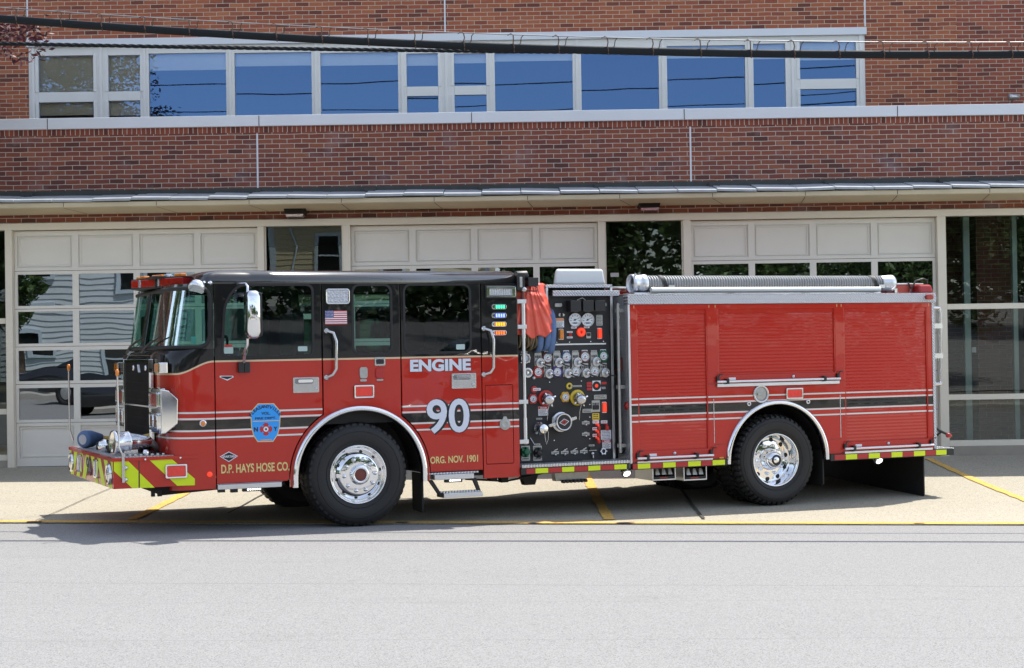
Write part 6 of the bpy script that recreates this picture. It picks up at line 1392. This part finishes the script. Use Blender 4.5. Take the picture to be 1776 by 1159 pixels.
back = [[(p[0], .15+.62*k, p[2]+.03*k+.02*sin(i*.9)*k) for i, p in enumerate(rows[0])] for k in (1, .7, .45, .2)]
m.grid(back+rows, 'tarp_red'); cv = m.build('hose_cover', fix=False); md = cv.modifiers.new('t', 'SOLIDIFY'); md.thickness = .006
tag(cv, 'wrinkled red vinyl cover draped over the folded hoses behind the cab', 'cover')
m = WMB(); m.tube([(p[0], p[1]-.004, p[2]+.012) for p in rows[-1]], .005, 'tarp_red', 6); m.build('hem', cv)
def folded(name, x0, x1, y0, y1, mat, v, n, label):
    m = WMB(); a, b = T(x0, y0, v), T(x1, y1, v); k = n
    for i in range(k):
        u = a.x+(b.x-a.x)*(i+.5)/k; w_ = (b.x-a.x)/k*.46; sag = .02*sin(i*2.1); pts = []
        P = [(u-w_*.2, v+.35, a.z+.03), (u-w_*.1, v+.1, a.z+.02), (u, v-.0, a.z-.05), (u+.012*sin(i*1.7), v-.035, (a.z+b.z)/2), (u+.02*sin(i*2.3), v-.01, b.z+.05+sag), (u, v+.07, b.z+sag), (u, v+.3, b.z+.03+sag)]
        rows = []
        P = [Vector(p) for p in P]
        for j, p in enumerate(P):
            row = []
            for q in range(9): an = 2*pi*q/8; row.append((p.x+w_*cos(an)*1.05, p.y+.022*sin(an)*(1 if 0 < j < 6 else .6), p.z+.012*sin(an)*(0 if j < 4 else 1)))
            rows.append(row)
        m.grid(rows, mat)
    o = m.build(name, fix=False); md = o.modifiers.new('s', 'SUBSURF'); md.levels = 1; md.render_levels = 1; return tag(o, label, 'hose')
folded('fire_hose', 898, 931, 566, 606, 'hose_tan', .13, 7, 'tan fire hose folded in the tray under the red vinyl cover')
folded('fire_hose', 930, 965, 535, 612, 'hose_blue', .11, 3, 'blue fire hose folded at the edge of the red vinyl cover')
# ---------------------------------------------------------------- overhead cables
def curve_at(pts, x):
    for (x0, y0), (x1, y1) in zip(pts, pts[1:]):
        if x <= x1: return y0+(y1-y0)*(x-x0)/(x1-x0)
    (x0, y0), (x1, y1) = pts[-2:]; return y1+(y1-y0)*(x-x1)/(x1-x0)
def smooth_line(pts, n=90, x0=-900, x1=2700):
    """a sagging line: one parabola fitted through the measured points"""
    import numpy as np
    c = np.polyfit([p[0]/1000 for p in pts], [p[1] for p in pts], 2)
    return [(x, float(np.polyval(c, x/1000))) for x in [x0+(x1-x0)*i/n for i in range(n+1)]]
YB = 17.9
main = [(0, 34.5), (300, 51), (600, 70), (900, 84), (1200, 92.5), (1500, 94.8), (1776, 93.5)]
mess = [(0, 14.2), (300, 31), (600, 48.5), (900, 61), (1200, 69.8), (1500, 72.5), (1776, 73)]
lowl = [(0, 76.5), (300, 80.5), (600, 85), (900, 90), (1200, 93), (1500, 94), (1776, 93)]
def line3(pts, Y): return [tuple(PL(x, y, Y)) for x, y in smooth_line(pts)]
m = MB(); m.tube(line3(main, YB), .043, 'cable_black', 12); cb = m.build('utility_cable')
tag(cb, 'thick black cable slung from a thin wire by hooks, crossing above the street', 'cable')
m = MB(); m.tube(line3(mess, YB), .006, 'galv_wire', 6); m.build('carrier_wire', cb)
import numpy as np
pm = np.polyfit([p[0]/1000 for p in main], [p[1] for p in main], 2); ps = np.polyfit([p[0]/1000 for p in mess], [p[1] for p in mess], 2)
for i, px in enumerate((27, 105, 175, 250, 327, 402, 478, 557, 637, 718, 803, 889, 967, 1052, 1130, 1213, 1300, 1375, 1453, 1530, 1607, 1683, 1752, -50, -130, 1830, 1905)):
    ym, yc = float(np.polyval(ps, px/1000)), float(np.polyval(pm, px/1000)); j = random.uniform(-2, 2)
    m = MB(); k = [(px-9, ym+1.2), (px-3, ym-1.6), (px+1, ym+1), (px+2+j*.4, ym+9), (px+1, yc-6), (px+3, yc), (px+3, yc+8.0)]
    P = [PL(x, y, YB) for x, y in k]; off = [0, 0, 0, -.01, -.03, -.045, -.01]
    m.tube([(p.x, p.y+o, p.z) for p, o in zip(P, off)], .0065, 'rust_wire', 6)
    k = [(px+3, yc+8), (px+8, yc), (px+14, yc-9), (px+15, ym+5), (px+19, ym+0.5)]; P = [PL(x, y, YB) for x, y in k]; off = [-.01, .045, .03, .01, 0]
    m.tube([(p.x, p.y+o, p.z) for p, o in zip(P, off)], .005, 'rust_wire', 6); m.build('cable_hook', cb)
m = MB(); Y2 = 18.7; L = line3(lowl, Y2)
for ph in range(3):
    pts = []
    for i in range(len(L)-1):
        a, b = Vector(L[i]), Vector(L[i+1])
        for k in range(10): t = k/10; s_ = (i+t)*6.0+ph*2*pi/3; p = a.lerp(b, t); pts.append((p.x, p.y+.011*cos(s_), p.z+.011*sin(s_)))
    m.tube(pts, .0125, 'cable_black', 6)
tag(m.build('service_cable'), 'thinner twisted black cable running just under the thick one', 'cable')
for i, (y, z0, sag, r) in enumerate(((-4.2, 11.0, .5, .022), (-4.6, 10.1, .7, .018), (-3.9, 9.75, .55, .025))):
    m = MB(); m.tube([(x, y+.02*x, z0+sag*((x+6)/24)**2-.0) for x in range(-60, 61, 3)], r, 'cable_black', 6)
    tag(m.build('street_wire'), ('uppermost', 'middle', 'lowest')[i]+' of the thin street wires mirrored as dark lines in the upper windows', 'wire', 'street wires')
# ---------------------------------------------------------------- trees
def tree(name, base, h, cr, cz, n, leaf, trunk_r, label, cat='tree', group=None, seed=1, lsz=.16, squash=.8, keep=None):
    rng = random.Random(seed); t = thing(name, label, cat, base, group); t.location = base
    m = MB(); top = Vector((rng.uniform(-.2, .2), rng.uniform(-.2, .2), h)); k = 7
    pts = [Vector((0, 0, -.2)).lerp(top, i/k)+Vector((rng.uniform(-.06, .06), rng.uniform(-.06, .06), 0))*h*.08 for i in range(k+1)]
    m.tube(pts, [trunk_r*(1.25-1.1*i/k) for i in range(k+1)], 'bark', 9); clumps = []
    for i in range(26):
        f = rng.uniform(.35, .95); a = pts[min(k, int(f*k))]; q = rng.uniform(0, 2*pi); rr = cr*rng.uniform(.45, .98)*(1-.3*abs(f-.6)); e = Vector((rr*cos(q), rr*sin(q), min(h*1.04, a.z+rng.uniform(-.05, .35)*cr)))
        e.z = max(e.z, cz-cr*squash*.9)
        m.tube([a, a.lerp(e, .5)+Vector((0, 0, .12*cr)), e], [trunk_r*.34, trunk_r*.2, trunk_r*.06], 'bark', 5, cap=False); clumps += [e, a.lerp(e, .6)+Vector((0, 0, .1*cr))]
    for i in range(14): q = rng.uniform(0, 2*pi); zz_ = rng.uniform(-.7, 1); rr = cr*.75*sqrt(max(0, 1-zz_*zz_)); clumps.append(Vector((rr*cos(q), rr*sin(q), cz+zz_*cr*squash)))
    m.build('trunk', t)
    m = MB(); vs = []; fs = []
    for c in clumps:
        s_ = cr*rng.uniform(.2, .36)
        for j in range(n//len(clumps)):
            d = Vector((rng.gauss(0, 1), rng.gauss(0, 1), rng.gauss(0, .75))); d = d.normalized()*s_*rng.random()**.45; p = c+d
            a = Vector((rng.gauss(0, 1), rng.gauss(0, 1), rng.gauss(0, .6))).normalized(); b = a.cross(Vector((rng.gauss(0, 1), rng.gauss(0, 1), rng.gauss(0, 1)))).normalized(); L = lsz*rng.uniform(.6, 1.25); w_ = L*.42; o = len(vs)
            if keep and not keep(p): continue
            vs += [p-a*L*.5, p+b*w_*.5, p+a*L*.5, p-b*w_*.5]; fs.append((o, o+1, o+2, o+3))
    m.add(vs, fs, leaf); m.build('crown', t, fix=False); return t
tree('purple_tree', (-8.5, 21.6, z_ground(-8.5, 21.6)), 8.2, 2.3, 7.7, 30000, 'leaf_purple', .13, 'dark purple-leaved tree whose branches reach into the upper left corner', seed=4, lsz=.1, keep=lambda p: p.z < 6.25 or p.x < 1.35)
# ---------------------------------------------------------------- across the street (what the windows and chrome mirror)
def zl(x): return z_edge(x)*.4+.62
def house(name, x0, x1, y, depth, zb, ze, ridge, side, wins, label):
    t = thing(name, label, 'house', (0, 0, 0)); m = MB(); n = int((ze-zb)/.19); P = []
    for i in range(n): z = zb+(ze-zb)*i/n; P += [(z, y+.03), (zb+(ze-zb)*(i+.94)/n, y+.004)]
    P.append((ze, y+.004))
    m.grid([[(x0, yy, z), (x1, yy, z)] for z, yy in P], side, False)
    m.box((x0, y-depth, zb), (x0+.1, y, ze), side); m.box((x1-.1, y-depth, zb), (x1, y, ze), side); m.box((x0+.1, y-depth, zb), (x1-.1, y-depth+.1, ze), side); m.box((x0-.05, y-depth, zb-1.2), (x1+.05, y-.01, zb), 'curb_concrete'); m.build('wall', t, fix=False)
    m = MB(); e = .5; ym = y-depth/2
    for a, b in (((y+e, ze-.1), (ym, ridge)), ((y-depth-e, ze-.1), (ym, ridge))):
        m.add([(x0-e, a[0], a[1]), (x1+e, a[0], a[1]), (x1+e, b[0], b[1]), (x0-e, b[0], b[1]), (x0-e, a[0], a[1]+.12), (x1+e, a[0], a[1]+.12), (x1+e, b[0], b[1]+.12), (x0-e, b[0], b[1]+.12)], [(0,1,2,3),(4,5,6,7),(0,1,5,4),(1,2,6,5),(0,3,7,4)], 'roof_shingle')
    for x in (x0+.02, x1-.02): m.add([(x, y, ze), (x, y-depth, ze), (x, ym, ridge)], [(0,1,2)], side)
    m.build('roof', t)
    m = MB(); m.box((x0-.06, y+.03, zb), (x0+.12, y+.06, ze), 'trim_white'); m.box((x1-.12, y+.03, zb), (x1+.06, y+.06, ze), 'trim_white'); m.box((x0-e, y+.02, ze-.22), (x1+e, y+.1, ze-.02), 'trim_white'); m.tube([(x0+.5, y+.12, ze-.1), (x0+.9, y+.1, ze-1.2), (x0+.5, y+.09, ze-3), (x0+.5, y+.09, zb)], .05, 'trim_white', 8); m.build('trim', t)
    for wx, wz, ww, wh in wins:
        m = MB(); f = .12; m.box((wx-ww/2-f, y+.03, wz-wh/2-f), (wx-ww/2, y+.1, wz+wh/2+f), 'trim_white'); m.box((wx+ww/2, y+.03, wz-wh/2-f), (wx+ww/2+f, y+.1, wz+wh/2+f), 'trim_white'); m.box((wx-ww/2, y+.03, wz+wh/2), (wx+ww/2, y+.1, wz+wh/2+f), 'trim_white'); m.box((wx-ww/2, y+.03, wz-wh/2-f), (wx+ww/2, y+.1, wz-wh/2), 'trim_white'); m.box((wx-ww/2, y+.03, wz-.03), (wx+ww/2, y+.09, wz+.03), 'trim_white'); w_ = m.build('window', t)
        m = MB(); m.box((wx-ww/2, y+.035, wz-wh/2), (wx+ww/2, y+.045, wz+wh/2), 'dark_pane'); m.build('pane', w_)
    return t
house('beige_house', -8.6, -1.5, -12, 9, 1.2, 6.9, 9.4, 'siding', [(-6.55, 5.3, .8, 1.5), (-4.0, 5.3, .8, 1.5), (-6.55, 2.7, .8, 1.5), (-4.0, 2.7, .8, 1.5)], 'beige clapboard house across the street, mirrored in the storefront glass')
house('white_house', -18, -11.2, -10.5, 9, 1.0, 6.6, 9.2, 'siding_white', [(-16.2, 4.8, .8, 1.5), (-13.2, 4.8, .8, 1.5), (-16.2, 2.3, .8, 1.5), (-13.2, 2.3, .8, 1.5)], 'pale blue-white clapboard house, mirrored in the left garage door')
for i, (x, y, h, cr, cz, leaf, lab) in enumerate(((-15.9, -6.4, 9.0, 1.9, 5.0, 'leaf_green', 'tall green tree mirrored at the left edge of the left garage door'), (1.8, -9.5, 8.2, 3.0, 5.0, 'leaf_green', 'dark green tree mirrored in the middle storefront glass'), (8.2, -10.5, 8.6, 3.4, 5.0, 'leaf_mid', 'broad green tree mirrored in the right garage door'), (14.5, -9, 8.2, 3.2, 4.6, 'leaf_green', 'green tree across the road mirrored in the right-hand storefront glass'), (22, -23, 9, 3.8, 5.2, 'leaf_green', 'dark tree mirrored in the rear cab window'), (33, -26, 9.5, 4, 5.4, 'leaf_mid', 'large tree mirrored in the cab paint near the rear door'), (-10, -16, 10, 2.8, 7.5, 'leaf_mid', 'tree standing between the two clapboard houses'), (-30, -8.5, 10, 4, 5.6, 'leaf_green', 'dark tree down the street mirrored in the windshield'), (-38, -9.5, 11, 4.5, 6, 'leaf_mid', 'farther tree down the street mirrored in the windshield corner'), (-24, 21, 9, 3.6, 5, 'leaf_green', 'unseen dark tree past the left end of the station, added to darken the windshield'), (-31, 25, 10, 4.2, 5.5, 'leaf_mid', 'unseen tall tree farther past the left end of the station, added against windshield glare'), (-33, 17, 9, 3.6, 5, 'leaf_green', 'unseen tree by the kerb past the left end of the station, added against windshield glare'), (46, -22, 10, 4.4, 5.6, 'leaf_green', 'farthest dark tree along the road mirrored in the cab side'))):
    tree('green_tree', (x, y, zl(x)+(max(0, -9-y)*.12 if x > 4 else 0)), h, cr, cz, 11000, leaf, .2, lab, seed=20+i, lsz=.34, squash=1.5 if i == 0 else .8, group='trees across the street')  # unseen trees past the station's left end are added to cut windshield glare
def car(name, x, y, rz, paint, label):
    t = thing(name, label, 'car', (x, y, 0)); t.location = (x, y, z_ground(x, min(y, 17)) if y > -7 else z_edge(x)*.4+.6+max(0, -9-y)*.12); t.rotation_euler = (0, 0, rz)
    L = [(-2.3, .45, .62, .78), (-2.25, .35, .85, .84), (-1.5, .3, .98, .88), (-.7, .3, 1.0, .89), (.9, .3, 1.0, .9), (1.7, .3, 1.02, .88), (2.2, .35, .95, .84), (2.32, .45, .75, .78)]
    m = MB(); rows = []
    for u, z0, z1, w_ in L: rows.append([(u, -w_, z0), (u, -w_-.02, (z0+z1)/2), (u, -w_+.06, z1-.04), (u, -w_+.2, z1), (u, w_-.2, z1), (u, w_-.06, z1-.04), (u, w_+.02, (z0+z1)/2), (u, w_, z0), (u, -w_, z0)])
    m.grid(rows, paint); m.add(rows[0][:-1], [tuple(range(8))], paint); m.add(rows[-1][:-1], [tuple(range(8))], paint); m.build('body', t)
    m = MB(); cab = [(-.95, .98, .80), (-.25, 1.44, .62), (.2, 1.5, .6), (.95, 1.46, .6), (1.75, 1.02, .76)]; rows = [[(u, -w_ if z > 1.1 else -w_, z), (u, w_, z)] for u, z, w_ in cab]
    m.grid(rows, paint); m.build('roof', t)
    m = MB()
    for s_ in (-1, 1): m.add([(u, s_*w_, z) for u, z, w_ in cab]+[(1.7, s_*.8, .99), (-.9, s_*.84, .97)], [tuple(range(7))], 'dark_pane')
    m.build('window', t)
    for u in (-1.45, 1.4):
        for s_ in (-1, 1):
            m = MB(); m.lathe((u, s_*.72, .33), (0, s_, 0), [(.2, 0), (.33, 0), (.33, .17), (.29, .19), (.2, .185), (.19, .17)], 'rubber', 24); wq = m.build('wheel', t); m = MB(); m.lathe((u, s_*.72, .33), (0, s_, 0), [(.21, .16), (.12, .175), (0, .17)], 'steel', 20); m.build('rim', wq)
    m = MB()
    for s_ in (-1, 1): m.box((2.18, s_*.45, .68), (2.31, s_*.78, .82), 'red_lens')
    m.build('tail_light', t)
    m = MB()
    for s_ in (-1, 1): m.box((-2.3, s_*.45, .6), (-2.2, s_*.76, .74), 'clear_lens')
    m.build('headlight', t); return t
car('parked_car', 29.2, -12.3, .35, 'car_black', 'black sedan parked across the road, mirrored in the rear cab window'); car('parked_car', -12.6, -3.3, .02, 'car_black', 'black car across the road, mirrored in the left garage door'); car('parked_car', -19.5, -3.2, 0, 'car_silver', 'silver car across the road, mirrored in the leftmost storefront glass'); car('parked_car', 18.7, -3.0, .0, 'car_silver', 'silver car across the road, mirrored in the right-hand storefront glass')

# far-off wood that closes the view behind the houses
m = MB(); rng = random.Random(99); vs = []; fs = []
for i in range(70000):
    x = rng.uniform(-90, 110); y = -34-rng.random()*9-abs(x)*.05; top = 6.2+1.6*sin(x*.31)+1.1*sin(x*.83+1); z = .5+(3.0 if x > 0 else 0)+top*rng.random()**.7
    p = Vector((x, y, z)); a = Vector((rng.gauss(0, 1), rng.gauss(0, 1), rng.gauss(0, .7))).normalized(); b = a.cross(Vector((rng.gauss(0, 1), rng.gauss(0, 1), rng.gauss(0, 1)))).normalized(); L = rng.uniform(.3, .75); o = len(vs)
    vs += [p-a*L*.5, p+b*L*.3, p+a*L*.5, p-b*L*.3]; fs.append((o, o+1, o+2, o+3))
for i in range(26000):  # unseen second band on the left, added to darken the windshield reflections
    x = -50+rng.uniform(-6, 6); y = rng.uniform(-30, 60); z = .3+(6.5+1.5*sin(y*.4))*rng.random()**.7
    p = Vector((x, y, z)); a = Vector((rng.gauss(0, 1), rng.gauss(0, 1), rng.gauss(0, .7))).normalized(); b = a.cross(Vector((rng.gauss(0, 1), rng.gauss(0, 1), rng.gauss(0, 1)))).normalized(); L = rng.uniform(.4, .9); o = len(vs)
    vs += [p-a*L*.5, p+b*L*.3, p+a*L*.5, p-b*L*.3]; fs.append((o, o+1, o+2, o+3))
m.add(vs, fs, 'leaf_green'); o = m.build('wood', fix=False); o['kind'] = 'stuff'; o['label'] = 'distant green wood mirrored dark in the windows'; o['category'] = 'wood'
